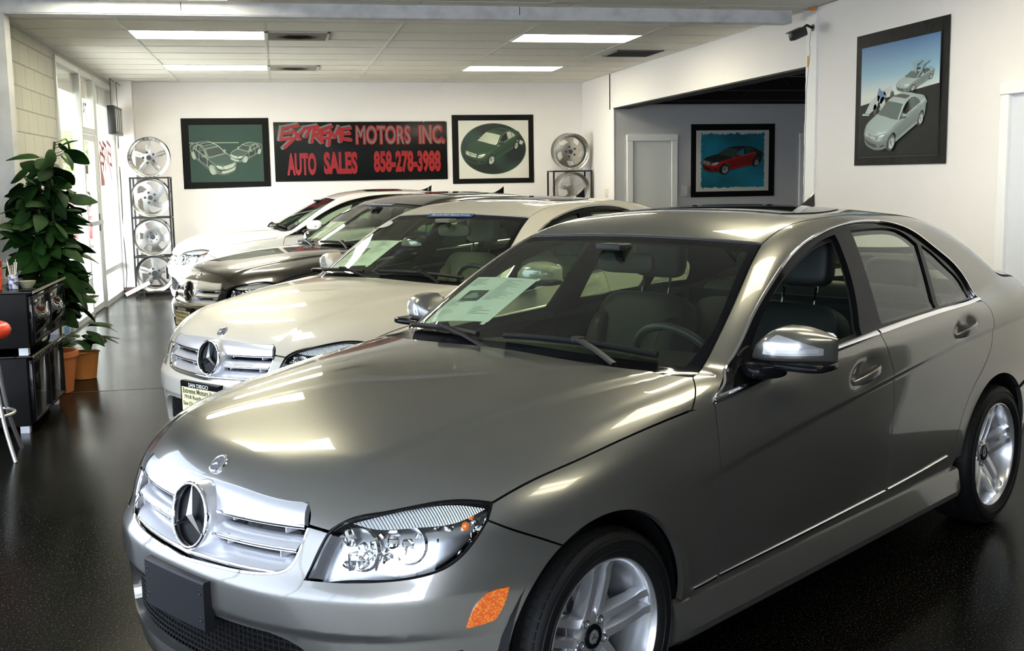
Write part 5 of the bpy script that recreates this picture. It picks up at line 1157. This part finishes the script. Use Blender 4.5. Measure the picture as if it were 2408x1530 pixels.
def posters(carroot):
    A=car_print(carroot,math.radians(38),math.radians(20)); Bm=car_print(carroot,math.radians(50),math.radians(11)); Cm=car_print(carroot,math.radians(32),math.radians(24),flip=True)
    W_=(1,0,0),(0,0,1),(0,-1,0)
    # green line-drawing poster, left
    p=banner_poster('car_poster','green poster with two pale outlined cars, left of the shop sign',(-1.335,YB-.002,1.475),*W_,1.235,1.01,.09,None,(.0,.02,.0,.0))
    mg=mat('green_print',(.034,.066,.053),.5,0,0,.2); flat(p,'print_field',quad(.105,1.14,.095,.915),.014,mg); ml=mat('pale_line_print',(.36,.42,.34),.5)
    flat(p,'print_line',quad(.105,.80,.655,.664),.0155,ml)
    pg=palette('green',(.045,.085,.070),(.035,.06,.05),(.02,.035,.03),(.5,.58,.48),(.05,.095,.078))
    put_print(p,'printed_car',Cm,pg,.43,.20,.64,.016); put_print(p,'printed_car',A,pg,.90,.37,.46,.016)
    def outl(me,cx,y,wd,tk,name):
        # outline of the printed silhouette parts
        ed={}; 
        for pl in me.polygons:
            vs=pl.vertices; 
            for a,b in ((vs[0],vs[1]),(vs[1],vs[2]),(vs[2],vs[0])):
                k=(min(a,b),max(a,b)); ed[k]=ed.get(k,0)+1
        g=G(); co=me.vertices; V=[];F=[];n=0
        for (a,b),q in ed.items():
            if q!=1: continue
            p0,p1=np.array(co[a].co[:]),np.array(co[b].co[:]); t=p1[:2]-p0[:2]; L_=np.linalg.norm(t)
            if L_<1e-5: continue
            t/=L_; nn=np.array([-t[1],t[0]])*tk/2
            for s,e in ((p0,1),(p0,-1),(p1,-1),(p1,1)): V.append((cx+wd*s[0]+nn[0]*e,y+wd*s[1]+nn[1]*e,.0162+s[2]+.0004))
            F.append((n,n+1,n+2,n+3)); n+=4
        obj(name,(np.array(V),F),ml,p,smooth=False)
    outl(Cm,.43,.20,.64,.0028,'print_outline'); outl(A,.90,.37,.46,.0022,'print_outline')
    # dark oval poster, right of the sign
    p=banner_poster('car_poster','white poster with a dark green car in an oval, right of the shop sign',(2.60,YB-.002,1.485),*W_,1.262,1.03,.09,None,(0,.0,.0,.0))
    flat(p,'print_field',quad(.098,1.180,.075,.945),.014,mat('white_print',(.62,.60,.54),.5)); flat(p,'print_oval_edge',ell(.633,.52,.508,.385),.0150,mat('teal_edge_print',(.06,.13,.10),.5)); flat(p,'print_oval',ell(.633,.52,.498,.376),.0155,noise_col(mat('oval_print',(.01,.03,.022),.5),(.004,.010,.008),(.025,.07,.055),1.6,1,.45,.7))
    flat(p,'print_wing',[(.86,.69),(.875,.73),(1.10,.625),(1.075,.575)],.0185,mat('wing_print',(.42,.46,.38),.5))
    put_print(p,'printed_car',A,palette('racing',(.045,.11,.055),(.55,.60,.46),(.012,.025,.02),(.55,.60,.50),(.02,.06,.03)),.62,.27,.88,.0165)
    # red and black car on teal, in the side room
    p=banner_poster('car_poster','teal poster with a red and black car in the grey side room',(5.785,15.343,1.245),*W_,1.28,1.035,.08,None)
    flat(p,'print_field',quad(.075,1.185,.08,.945),.014,mat('paper_print',(.55,.55,.52),.5))
    r=random.Random(2); e=[]
    x0,x1,y0,y1=.15,1.115,.135,.90
    for t in np.linspace(0,1,70)[:-1]: e.append((x0+(x1-x0)*t,y0-.012+.022*r.random()))
    for t in np.linspace(0,1,60)[:-1]: e.append((x1-.012+.022*r.random(),y0+(y1-y0)*t))
    for t in np.linspace(1,0,70)[:-1]: e.append((x0+(x1-x0)*t,y1-.02+.035*r.random()))
    for t in np.linspace(1,0,60)[:-1]: e.append((x0-.010+.020*r.random(),y0+(y1-y0)*t))
    flat(p,'print_backdrop',e,.015,noise_col(mat('teal_print',(.0,.15,.2),.5),(.003,.10,.13),(.008,.22,.33),1.5,2,.35,.65))
    put_print(p,'printed_car',Bm,palette('red',(.50,.012,.010),(.03,.07,.06),(.008,.008,.009),(.40,.42,.40),(.016,.017,.018)),.63,.32,.93,.0165,.92,.0)
    # silver cars on the right wall
    p=banner_poster('car_poster','tall dark poster of silver cars under a blue sky on the right wall',(XR-.002,8.535,1.63),(0,-1,0),(0,0,1),(-1,0,0),1.30,1.03,.09,None)
    sky=mat('sky_print',(.2,.4,.7),.5); N,L,b=nodes(sky); tc=N.new('ShaderNodeTexCoord'); sp=N.new('ShaderNodeSeparateXYZ'); rp=N.new('ShaderNodeValToRGB'); E=rp.color_ramp.elements; E[0].position=.54; E[0].color=(.62,.66,.60,1); E[1].position=.95; E[1].color=(.022,.11,.32,1); q=E.new(.70); q.color=(.22,.42,.55,1)
    L.new(tc.outputs['Object'],sp.inputs[0]); L.new(sp.outputs['Y'],rp.inputs['Fac']); L.new(rp.outputs['Color'],b.inputs['Base Color'])
    flat(p,'print_sky',[(.10,.47),(.55,.515),(1.20,.565),(1.20,.925),(.10,.925)],.014,sky); flat(p,'print_ground',[(.10,.07),(1.20,.07),(1.20,.57),(.55,.52),(.10,.475)],.0145,mat('ground_print',(.006,.007,.006),.5,0,0,.15))
    for q_ in (quad(.09,1.21,.062,.066),quad(.09,.094,.066,.93),quad(1.206,1.21,.066,.93)): flat(p,'print_line',q_,.0146,mat('thin_print_line',(.03,.035,.06),.5))
    sp_=palette('silver',(.30,.40,.39),(.05,.09,.085),(.012,.014,.014),(.55,.62,.62),(.36,.47,.46))
    put_print(p,'printed_car',A,sp_,.62,.105,.88,.0165,.76); put_print(p,'printed_car',A,sp_,.89,.535,.50,.0155,.52)
    # open gull-wing doors and the low racing car, small shapes
    for q_ in ([(.86,.74),(.99,.755),(.985,.735),(.93,.725),(.925,.665),(.905,.665)],[(.965,.66),(.99,.73),(1.08,.745),(1.07,.725),(1.02,.715),(.995,.655)]): flat(p,'printed_open_door',q_,.0275,mat('door_print',(.20,.33,.36),.5))
    mw=mat('white_car_print',(.45,.50,.50),.5); mb=mat('dark_car_print',(.01,.012,.012),.5)
    for q_,m_ in (([(.13,.395),(.24,.39),(.25,.405),(.14,.41)],mw),([(.17,.405),(.26,.50),(.36,.545),(.40,.53),(.36,.45),(.24,.40)],mw),([(.36,.55),(.385,.60),(.42,.57),(.47,.56),(.50,.53),(.42,.47),(.36,.50)],mat('blue_car_print',(.10,.20,.32),.5)),([(.45,.575),(.56,.60),(.565,.545),(.455,.535)],mw),(ell(.33,.43,.028,.045,24),mb),(ell(.44,.475,.04,.05,24),mw),(ell(.575,.505,.030,.055,24),mb)): flat(p,'printed_racer',q_,.0172,m_)
# ---- small wall things
tag(obj('light_switch',G().add(box(XR-.012,XR+.001,15.62,15.74,1.265,1.385,.004)).add(box(XR-.018,XR-.01,15.665,15.695,1.30,1.35,.002)),mat('switch_ivory',(.72,.68,.55),.4)),'ivory light switch plate on the right wall beside the opening','switch')
tag(obj('wall_outlet',G().add(box(5.64,5.72,15.325,15.346,1.26,1.42,.004)).add(box(5.69,5.76,15.32,15.346,1.27,1.41,.004)),mat('outlet_grey',(.45,.45,.46),.4)),'grey wall switch box beside the poster in the side room','switch')
sc=empty('security_camera',(XR-.02,9.30,2.83)); tag(sc,'small black security camera on a bracket at the right wall corner','camera')
Rm=rotm('Z',.35)@rotm('Y',-.35)
V,F=box(-.27,-.10,-.035,.035,-.035,.04,.012); obj('camera_body',(V@Rm.T,F),M_blk,sc); V,F=box(-.285,-.12,-.042,.042,.035,.045,.004); obj('sun_shield',(V@Rm.T,F),M_blk,sc); obj('bracket',G().add(tube([(0,0,0),(-.06,-.01,.02),(-.11,-.04,-.01)],.012,10)).add(lathe([(0,-.0),(.03,0),(.03,.012),(0,.012)],20,'x')),M_blk,sc)
tag(obj('camera_cable',tube([(XR-.012,9.33,2.84),(XR-.012,9.36,2.7),(XR-.012,9.345,2.62),(XR-.012,9.37,2.50),(XR-.012,9.40,2.30),(XR-.012,9.415,1.2),(XR-.012,9.43,.02)],.005,6),M_blk),'thin black cable running from the security camera down the wall corner','cable')
tag(obj('wire_connector',sell((XR-.03,9.28,2.985),(.02,.05,.014),.6,.6,16,8),mat('orange_plastic',(.75,.28,.03),.4)),'small orange wire connector at the ceiling above the camera','connector')
tag(obj('cable_tag',box(XR-.020,XR-.010,9.365,9.395,2.50,2.60,.003),mat('tag_orange',(.7,.35,.08),.5)),'small orange tag on the cable beside the opening','tag')
# ---- black cabinets on the left
M_cab=noise_bump(mat('black_vinyl',(.007,.007,.0075),.55,0,0,.2),220,.2,.001); M_gb=mat('gloss_black_door',(.005,.005,.006),.10,0,.25,.3); M_edge=mat('brushed_edge',(.35,.31,.24),.3,.8)
M_foot=mat('steel_foot',(.62,.63,.64),.35,.6)
def cabinet(name,x0,x1,y0,y1,z0,z1,label,glassy):
    r=empty(name,((x0+x1)/2,(y0+y1)/2,0)); tag(r,label,'cabinet','black counter cabinets'); cx,cy=(x0+x1)/2,(y0+y1)/2; w,d=(x1-x0)/2,(y1-y0)/2
    obj('carcass',box(-w,w-.03,-d,d,z0+.05,z1-.012,.006),M_cab,r); obj('worktop',box(-w-.005,w+.012,-d-.004,d+.004,z1-.012,z1,.003),M_gb,r); obj('worktop_edge',box(w+.008,w+.014,-d,d,z1-.014,z1+.001),M_edge,r)
    n=2
    for i in range(n):
        a=-d+.02+(2*d-.04)*i/n; b=-d+.02+(2*d-.04)*(i+1)/n
        dr=obj('cabinet_door',box(w-.03,w,a+.006,b-.006,z0+.07,z1-.03,.006),M_gb,r)
        g=G()
        g.add(box(w-.002,w+.004,a+.012,b-.012,z1-.055,z1-.040)).add(box(w-.002,w+.004,a+.012,b-.012,z0+.08,z0+.092)).add(box(w-.002,w+.004,a+.012,a+.024,z0+.09,z1-.055)).add(box(w-.002,w+.004,b-.024,b-.012,z0+.09,z1-.055)); obj('door_edging',g,M_cab,dr)
        if glassy:
            V=[];us=np.linspace(0,1,13)
            for u in us:
                for v in us: V.append((w+.002+.035*math.sin(PI*u)**.8*math.sin(PI*v)**.8,a+.04+(b-a-.08)*u,z0+.13+(z1-z0-.24)*v))
            obj('bulged_panel',(np.array(V),[(i*13+j,i*13+j+1,(i+1)*13+j+1,(i+1)*13+j) for i in range(12) for j in range(12)]),mat('dark_chrome',(.16,.17,.19),.05,1.0) if i else M_gb,dr)
    for sx in (-1,1):
        for s2 in (-1,1): obj('foot',box(sx*(w-.075)-.028,sx*(w-.075)+.028,s2*(d-.06)-.028,s2*(d-.06)+.028,z0-.0,z0+.052),M_foot,r)
    return r
cabinet('cabinet',-2.20,-1.585,7.53,8.60,0,.505,'low black cabinet standing on the floor, bottom of the stack',False)
cabinet('cabinet',-2.20,-1.560,7.53,8.66,.505,.915,'black cabinet with glossy doors, stacked on the low cabinet',True)
ZT=.916
cp=empty('paper_cup',(-1.80,7.70,ZT)); tag(cp,'tall red paper cup on the black cabinet','cup')
mr_=noise_col(mat('red_cup_print',(.7,.03,.02),.4),(.55,.015,.01),(.80,.12,.03),14,2,.45,.62); obj('cup_wall',lathe([(0,.002),(.034,.002),(.045,.185),(.0475,.187),(.0475,.192),(.043,.192),(.032,.01),(0,.01)],40),mr_,cp); obj('cup_band',lathe([(.0435,.150),(.0462,.186),(.047,.186),(.044,.148)],40),mat('maroon_band',(.20,.02,.02),.4),cp)
jr=empty('stirrer_jar',(-1.70,7.72,ZT)); tag(jr,'small patterned jar of wooden stirrers and straws on the black cabinet','jar')
obj('jar_wall',lathe([(0,.002),(.028,.002),(.030,.02),(.030,.095),(.027,.095),(.026,.01),(0,.008)],30),noise_col(mat('jar_print',(.2,.25,.45),.3),(.05,.07,.25),(.6,.6,.55),40,2,.45,.6),jr)
for i in range(7):
    a=i*.9; obj('stirrer',tube([(.008*math.cos(a),.008*math.sin(a),.02),(.030*math.cos(a),.030*math.sin(a),.175+.02*math.sin(i*2.1))],.0025,6),mat('birch_stick',(.62,.45,.28),.6) if i%2 else M_white,jr)
tag(obj('glass_dish',lathe([(0,.003),(.03,.003),(.055,.045),(.058,.046),(.056,.04),(.032,.0),(0,.0)],30),mat('smoky_glass',(.30,.29,.20),.1,0,.5),loc=(-1.635,7.80,ZT)),'small smoky glass dish on the black cabinet beside the jar','dish')
# ---- water cooler
wc=empty('water_cooler',(-2.215,9.08,0)); tag(wc,'water cooler with a blue bottle behind the black cabinets','water cooler')
obj('cooler_body',box(-.15,.15,-.16,.16,.01,1.0,.02),M_white,wc); obj('tap',G().add(tube([(-.05,-.155,.82),(-.05,-.20,.82),(-.05,-.20,.79)],.012,10)).add(tube([(.05,-.155,.82),(.05,-.20,.82),(.05,-.20,.79)],.012,10)),mat('tap_blue',(.1,.2,.5),.4),wc)
M_bot=mat('blue_bottle',(.16,.34,.46),.08,0,.6,trans=.55,ior=1.2)
obj('water_bottle',lathe([(.03,.98),(.035,1.02),(.13,1.06),(.137,1.08),(.137,1.15),(.130,1.158),(.137,1.166),(.137,1.25),(.130,1.258),(.137,1.266),(.137,1.345),(.130,1.353),(.137,1.361),(.135,1.385),(.11,1.41),(0,1.412)],48),M_bot,wc)
# ---- bar stool
st=empty('bar_stool',(-1.76,6.93,0)); tag(st,'bar stool with a red round seat and steel legs at the left edge','stool')
obj('seat',lathe([(0,.70),(.15,.70),(.175,.706),(.192,.72),(.20,.742),(.199,.757),(.193,.773),(.18,.787),(.16,.796),(.12,.80),(0,.803)],56),mat('red_vinyl',(.62,.05,.02),.35),st,70)
M_stl=mat('satin_steel',(.55,.54,.52),.28,.9)
for k in range(4):
    a=PI/4+k*PI/2+.12; c,s=math.cos(a),math.sin(a); obj('leg',tube(smooth([(.11*c,.11*s,.71),(.15*c,.15*s,.5),(.19*c,.19*s,.25),(.27*c,.27*s,0)],.04),.0125,12),M_stl,st)
obj('foot_ring',xf(torus(.185,.010,48,8),t=(0,0,.26)),M_stl,st)
# ---- plants
def leaf(L,W,curl,n=7):
    V=[];F=[]
    for i in range(n+1):
        t=i/n; w=W*math.sin(PI*min(1,t*.96+.02))**.75*(1-.25*t); x=L*t; z=-curl*L*t*t
        V+=[(x,-w,z-.25*w),(x,0,z+.05*W),(x,w,z-.25*w)]
    for i in range(n): F+=[(i*3,i*3+1,i*3+4,i*3+3),(i*3+1,i*3+2,i*3+5,i*3+4)]
    return np.array(V),F
M_leaf=noise_col(mat('leaf_green',(.02,.07,.015),.6,0,0,.12),(.004,.016,.003),(.012,.042,.006),6,3,.35,.65)
PX,PY=-1.74,9.02
pl=empty('potted_plant',(PX,PY,0)); tag(pl,'tall leafy green potted plant behind the black cabinets','plant')
obj('pot',lathe([(0,.005),(.13,.005),(.17,.28),(.185,.28),(.185,.32),(.165,.32),(.15,.26),(0,.25)],40),mat('terracotta',(.55,.18,.06),.6),pl)
g=G(); sg_=G(); r=random.Random(11)
for s in range(7):
    a0=s*.9+r.random()*.4; top=1.90-.10*s; base=(.05*math.cos(a0),.05*math.sin(a0)); lean=(.07*math.cos(a0),.07*math.sin(a0))
    path=[(base[0]+lean[0]*t*t+.02*math.sin(6*t+s),base[1]+lean[1]*t*t,.25+(top-.25)*t) for t in np.linspace(0,1,12)]; sg_.add(tube(path,.009,8))
    for i in range(64):
        t=.12+.88*((i+r.random())/64); p=np.array([np.interp(t,np.linspace(0,1,12),[q[k] for q in path]) for k in range(3)])
        az=r.random()*2*PI; rise=1.3*r.random()-.55; Ls=.09+.12*r.random()
        V,F=leaf(Ls*1.15,Ls*.40,.15+.8*r.random()); R=rotm('Z',az)@rotm('Y',-rise)@rotm('X',(r.random()-.5)*1.8)
        st_=np.array([math.cos(az),math.sin(az),.3])*(.04+.07*r.random()); W=V@R.T+p+st_
        if W[:,1].max()>.42 or W[:,0].min()<-.30 or (W[:,1].min()<-.33 and p[2]<1.0) or (p[2]<.62): continue
        g.add((W,F)); sg_.add(tube([p,p+st_],.003,5))
obj('foliage',g,M_leaf,pl,60); obj('stem',sg_,mat('plant_stem',(.03,.05,.015),.6),pl)
pl2=empty('potted_plant',(-1.62,9.62,0)); tag(pl2,'small leafy plant on the floor beside the black cabinets','plant')
g=G(); r=random.Random(4)
for i in range(26):
    az=r.random()*6.28; V,F=leaf(.20,.055,.6); R=rotm('Z',az)@rotm('Y',-.55*r.random()-.1); g.add((V@R.T+np.array([.06*math.cos(az),.06*math.sin(az),.26+.22*r.random()]),F))
obj('foliage',g,M_leaf,pl2,60); obj('pot',lathe([(0,.004),(.09,.004),(.12,.22),(.13,.22),(.11,.20),(0,.19)],32),mat('small_orange_pot',(.6,.22,.05),.5),pl2)
tag(obj('blue_tape',box(XL+.0,XL+.003,12.30,12.58,.02,.10),mat('blue_tape',(.05,.18,.45),.6)),'strip of blue tape low on the wall below the window','tape')
# ---- outside the shopfront
struct('ground',G().add(box(-60,-2.3,-30,80,-.14,-.05)),noise_col(mat('pavement',(.62,.60,.56),.8),(.42,.41,.38),(.52,.50,.47),.8,4))
struct('trim_9',G().add(box(-4.6,-2.3,9,24,2.62,2.95)).add(box(-4.62,-4.4,9,24,2.35,2.95)),mat('canopy_paint',(.70,.66,.58),.7))
struct('trim_10',G().add(box(-4.55,-4.25,14.9,15.2,0,2.4)),mat('canopy_column',(.62,.58,.5),.7))
M_tleaf=noise_col(mat('tree_leaf',(.18,.30,.05),.6),(.035,.085,.010),(.17,.20,.035),1.5,3,.3,.7)
def tree(name,loc,h,rad,label,n,seed,cat='tree'):
    t=empty(name,loc); tag(t,label,cat); r=random.Random(seed); g=G()
    for i in range(n):
        a,b=r.random()*6.28,math.acos(2*r.random()-1); q=rad*(.45+.55*r.random()); c=np.array([q*math.sin(b)*math.cos(a),q*math.sin(b)*math.sin(a),h+q*.75*math.cos(b)])
        V,F=leaf(.30,.11,.4,3); R=rotm('Z',r.random()*6.28)@rotm('Y',r.random()*2-1)@rotm('X',r.random()*2); g.add((V@R.T+c,F))
    obj('foliage',g,M_tleaf,t,60)
    if cat=='tree': obj('trunk',tube([(0,0,-.1),(.05,.02,h*.5),(0,0,h)],.14,10),mat('bark',(.18,.13,.09),.8),t)
tree('tree',(-7.6,40,0),3.4,2.3,'yellow-green tree across the street, seen through the first window',900,1); tree('tree',(-8.5,52,0),3.4,2.6,'green tree furthest down the street, seen through the shop door',700,2); tree('tree',(-9.5,44,0),3.3,1.6,'slim yellow-green tree seen through the side light',420,5)
tree('shrub',(-5.25,27.2,0),.28,.50,'low yellow-green shrub by the street, seen through the first window',300,3,'shrub'); tree('shrub',(-6.0,41,0),.5,.8,'low green shrub by the street, seen through the shop door',260,6,'shrub')
# ---------------------------------------------------------------- car materials and cars
def paintm(n,c,metal,rough,coat=1.0):
    m=mat(n,c,rough,metal,coat,.5)
    if metal: m.node_tree.nodes['Principled BSDF'].inputs['Specular Tint'].default_value=(.45,.45,.44,1)
    return m
chrome=mat('chrome',(.86,.86,.87),.05,1.0); black=mat('gloss_black',(.006,.006,.007),.10,0,0,.3,ior=1.28)
mk_=mat('side_marker_orange',(.95,.16,.004),.25,0,1)
N,L,b=nodes(mk_); tc=N.new('ShaderNodeTexCoord'); vo=N.new('ShaderNodeTexVoronoi'); vo.inputs['Scale'].default_value=160; rp=N.new('ShaderNodeValToRGB'); rp.color_ramp.elements[0].color=(1,.42,.02,1); rp.color_ramp.elements[1].color=(.75,.10,.002,1); rp.color_ramp.elements[1].position=.6; L.new(tc.outputs['Object'],vo.inputs['Vector']); L.new(vo.outputs['Distance'],rp.inputs['Fac']); L.new(rp.outputs['Color'],b.inputs['Base Color'])
rg_=mat('ridged_lens',(.62,.64,.64),.18,.5,1); N,L,b=nodes(rg_); tc=N.new('ShaderNodeTexCoord'); wv=N.new('ShaderNodeTexWave'); wv.inputs['Scale'].default_value=55; wv.inputs['Distortion'].default_value=.4; bp=N.new('ShaderNodeBump'); bp.inputs['Strength'].default_value=.8; bp.inputs['Distance'].default_value=.004; L.new(tc.outputs['Object'],wv.inputs['Vector']); L.new(wv.outputs['Fac'],bp.inputs['Height']); L.new(bp.outputs['Normal'],b.inputs['Normal'])
CARM=dict(chrome=chrome,black=black,disc=mat('emblem_black',(.004,.004,.005),.35,0,0,.15),mesh=mat('grille_mesh',(.006,.006,.006),.5,0,0,.2),lens=mat('fog_lens',(.55,.58,.6),.08,.8,1),plastic=noise_bump(mat('bracket_plastic',(.011,.011,.013),.5,0,0,.25),300,.15,.001),
 darkglass=mat('sunroof_glass',(.008,.009,.009),.03),red_lens=mat('tail_red',(.35,.01,.01),.1,0,1),glass=glass('car_glass',(.60,.70,.585)),silver=mat('louvre_silver',(.70,.71,.74),.30,.6,.5),badge=mat('badge_silver',(.30,.31,.34),.2,.7),
 reflector=mat('lamp_chrome',(.34,.35,.37),.22,1.0),mirror=mat('mirror_chrome',(.93,.94,.95),.04,1.0),clear=glass('lamp_cover',(.97,.98,.98),0,1,.025),sticker=mat('sticker_paper',(.42,.42,.41),.5),amber=mat('amber_bulb',(.95,.22,.02),.2,0,1),ridged=rg_,
 marker=mk_,led=mat('signal_bar',(.80,.82,.85),.10,.6,1),lens_silver=mat('signal_lens',(.58,.59,.58),.2,.6,1),rubber=noise_bump(mat('black_rubber',(.006,.006,.0065),.5,0,0,.25),120,.1,.001),trim=mat('cabin_trim',(.009,.010,.0095),.6),leather=mat('wheel_leather',(.03,.034,.034),.3),
 tyre=noise_bump(mat('tyre_rubber',(.006,.006,.006),.55,0,0,.22),150,.15,.001),alloy=mat('wheel_alloy',(.70,.71,.73),.24,.8,.6),steel=mat('brake_steel',(.30,.30,.31),.35,1.0),plate=mat('plate_paper',(.78,.70,.40),.5),ink=mat('plate_ink',(.06,.06,.04),.5),white=mat('white_lettering',(.88,.88,.88),.5),blue=mat('banner_blue',(.02,.05,.16),.4))
def seatm(n,c): return noise_bump(mat(n,c,.55),160,.15,.001)
gm_=dict(CARM,fine=True,paint=paintm('pewter_metallic_paint',(.225,.220,.200),.80,.29),seat=seatm('charcoal_leather',(.008,.011,.011)))
wm_=dict(CARM,paint=paintm('cream_white_paint',(.47,.445,.375),0,.4),seat=seatm('beige_leather',(.24,.225,.175)),trim=mat('beige_trim',(.10,.095,.075),.6))
bm_=dict(CARM,paint=paintm('black_paint',(.010,.0085,.008),0,.25),seat=seatm('dark_leather',(.05,.045,.04)))
fm_=dict(CARM,paint=paintm('bright_white_paint',(.74,.74,.74),0,.4),seat=seatm('black_leather',(.02,.02,.02)))
rm_=dict(CARM,paint=paintm('red_paint',(.22,.010,.012),0,.3),seat=seatm('street_car_leather',(.02,.02,.02)))
gp='sedans parked side by side in the showroom'
C1=build_car('sedan','pewter grey sedan nearest the camera with orange side marker lamp',(.3427,3.568,0),.5984,gm_,'blank',True,gp)
C2=build_car('sedan','cream white sedan between the grey and the black sedans',(.1846,6.4999,0),.6858,wm_,'dealer',False,gp,banner=True)
C3=build_car('sedan','black sedan parked behind the cream white sedan',(-.104,10.107,0),.4799,bm_,'dealer',False,gp,banner=True)
C4=build_car('sedan','bright white car furthest back along the rear wall',(-.62,14.75,0),.13,fm_,'blank',False,gp,emblem=False)
C5=build_car('sedan','red car parked outside on the street, seen through the first window',(-6.4,33.2,0),-1.15,rm_,'blank',False,None,emblem=False)
bpy.context.view_layer.update()
posters(C1)
# ---- price sheets behind the windshields
M_paper=mat('sheet_paper',(.92,.96,.92),.6); M_pic=mat('sheet_photo',(.02,.024,.03),.4); M_pic2=mat('sheet_photo_car',(.25,.38,.40),.4); M_tx=mat('sheet_ink',(.18,.20,.22),.6)
c00,c10,c11,c01=[np.array(q) for q in ((.709,-.676,1.015),(.643,-.232,1.063),(.910,-.216,1.204),(.973,-.619,1.188))]
def sheet_pt(u,v,off,wav=0):
    q=(c00*(1-u)+c10*u)*(1-v)+(c01*(1-u)+c11*u)*v; return q,off
def sheet_geo(polys,off,wave=.0):
    V=[];F=[];n=0
    for p in polys:
        for u,v in p: V.append((c00*(1-u)+c10*u)*(1-v)+(c01*(1-u)+c11*u)*v)
        F.append(tuple(range(n,n+len(p)))); n+=len(p)
    V=np.array(V); V=snap(S,V); Nn=S.grad(V); return V+Nn*off,F
def rect(u0,u1,v0,v1): return [(u0,v0),(u1,v0),(u1,v1),(u0,v1)]
def gridrect(u0,u1,v0,v1,nu,nv): return [rect(u0+(u1-u0)*i/nu,u0+(u1-u0)*(i+1)/nu,v0+(v1-v0)*j/nv,v0+(v1-v0)*(j+1)/nv) for i in range(nu) for j in range(nv)]
SHM=None
def price_sheet(car,label):
    global SHM
    if SHM is None:
        a=mkmesh('sheet',fy(sheet_geo(gridrect(0,1,0,1,10,8),-.018)),None,60); r=random.Random(9); L_=[]
        for k in range(9): v=.93-.035*k-(.30 if k>4 else 0); L_.append(rect(.06,.06+.12+.16*r.random(),v,v+.009))
        for k in range(16): v=.93-.030*k; L_.append(rect(.56,.56+.10+.26*r.random(),v,v+.007))
        for k in range(6): L_.append(rect(.10,.16+.2*r.random(),.20-.028*k+.05,.207-.028*k+.05))
        for k in range(5): L_.append(rect(.58,.64+.28*r.random(),.30-.035*k,.308-.035*k))
        t=mkmesh('sheettext',fy(sheet_geo(L_,-.0165)),None,60); p=mkmesh('sheetpic',fy(sheet_geo(gridrect(.18,.50,.44,.68,4,3),-.016)),None,60)
        cshape=[[(.23,.50),(.45,.50),(.45,.55),(.40,.57),(.36,.62),(.28,.62),(.25,.57),(.22,.55)]]; q=mkmesh('sheetcar',fy(sheet_geo(cshape,-.0155)),None,60)
        tp=mkmesh('sheettape',fy(sheet_geo([rect(-.03,.14,-.13,-.0),rect(.93,.99,-.06,.02),rect(.98,1.03,.96,1.02)],-.017)),None,60); SHM=(a,t,p,q,tp)
    o=put('price_sheet',SHM[0],None,[M_paper],car.location,car.rotation_euler); tag(o,label,'paper sheet','price sheets behind the windshields')
    for nm,me,m in (('printed_text',SHM[1],M_tx),('printed_photo',SHM[2],M_pic),('printed_photo_car',SHM[3],M_pic2),('tape',SHM[4],M_paper)): put(nm,me,o,[m])
price_sheet(C1,'printed price sheet with a photo behind the grey sedan windshield'); price_sheet(C2,'price sheet behind the cream white sedan windshield'); price_sheet(C3,'price sheet behind the black sedan windshield')
# ---------------------------------------------------------------- light
w=bpy.data.worlds.new('daylight'); SC.world=w; w.use_nodes=True; NN=w.node_tree.nodes; bg=NN['Background']; bg.inputs['Color'].default_value=(.90,.95,1.0,1); bg.inputs['Strength'].default_value=9.0
sun=bpy.data.lights.new('sun','SUN'); sun.energy=3.2; sun.angle=.02; sun.color=(1,.94,.82); so_=bpy.data.objects.new('sun',sun); COL.objects.link(so_); so_.rotation_euler=(math.radians(38),0,math.radians(160))
def area(name,loc,rot,sx,sy_,e,c,portal=False):
    l=bpy.data.lights.new(name,'AREA'); l.shape='RECTANGLE'; l.size=sx; l.size_y=sy_; l.energy=e; l.color=c; o=bpy.data.objects.new(name,l); COL.objects.link(o); o.location=loc; o.rotation_euler=rot
    if portal: l.cycles.is_portal=True
    return o
area('window_portal',(-3.45,1.5,1.4),(0,-PI/2,0),2.7,11.4,1,(1,1,1),True)
area('window_portal',(-2.5,14.75,1.5),(0,-PI/2,0),2.9,4.2,1,(1,1,1),True)
area('front_window_portal',(-1.5,-4.42,1.3),(PI/2,0,0),3.6,2.5,1,(1,1,1),True)
# ---------------------------------------------------------------- camera
camd=bpy.data.cameras.new('camera'); cam=bpy.data.objects.new('camera',camd); COL.objects.link(cam); SC.camera=cam
def setcam(f,yaw,pitch,roll,h):
    cy,sn=math.cos(yaw),math.sin(yaw); cp,sp=math.cos(pitch),math.sin(pitch)
    fw=np.array([sn*cp,cy*cp,-sp]); r=np.array([cy,-sn,0]); u=np.cross(r,fw); c,s=math.cos(roll),math.sin(roll); r2=c*r+s*u; u2=-s*r+c*u
    cam.matrix_world=Matrix(((r2[0],u2[0],-fw[0],0),(r2[1],u2[1],-fw[1],0),(r2[2],u2[2],-fw[2],h),(0,0,0,1)))
    camd.sensor_width=36; camd.lens=f/2408*36; camd.clip_start=.05; camd.clip_end=300
setcam(2639.0,.20193,.13240,-.01586,1.5914)
vs=SC.view_settings; vs.view_transform='Standard'; vs.look='None'; vs.exposure=1.55; vs.gamma=1; vs.use_curve_mapping=False
SC.cycles.max_bounces=10; SC.cycles.glossy_bounces=5; SC.cycles.transparent_max_bounces=16; SC.cycles.sample_clamp_indirect=6.0
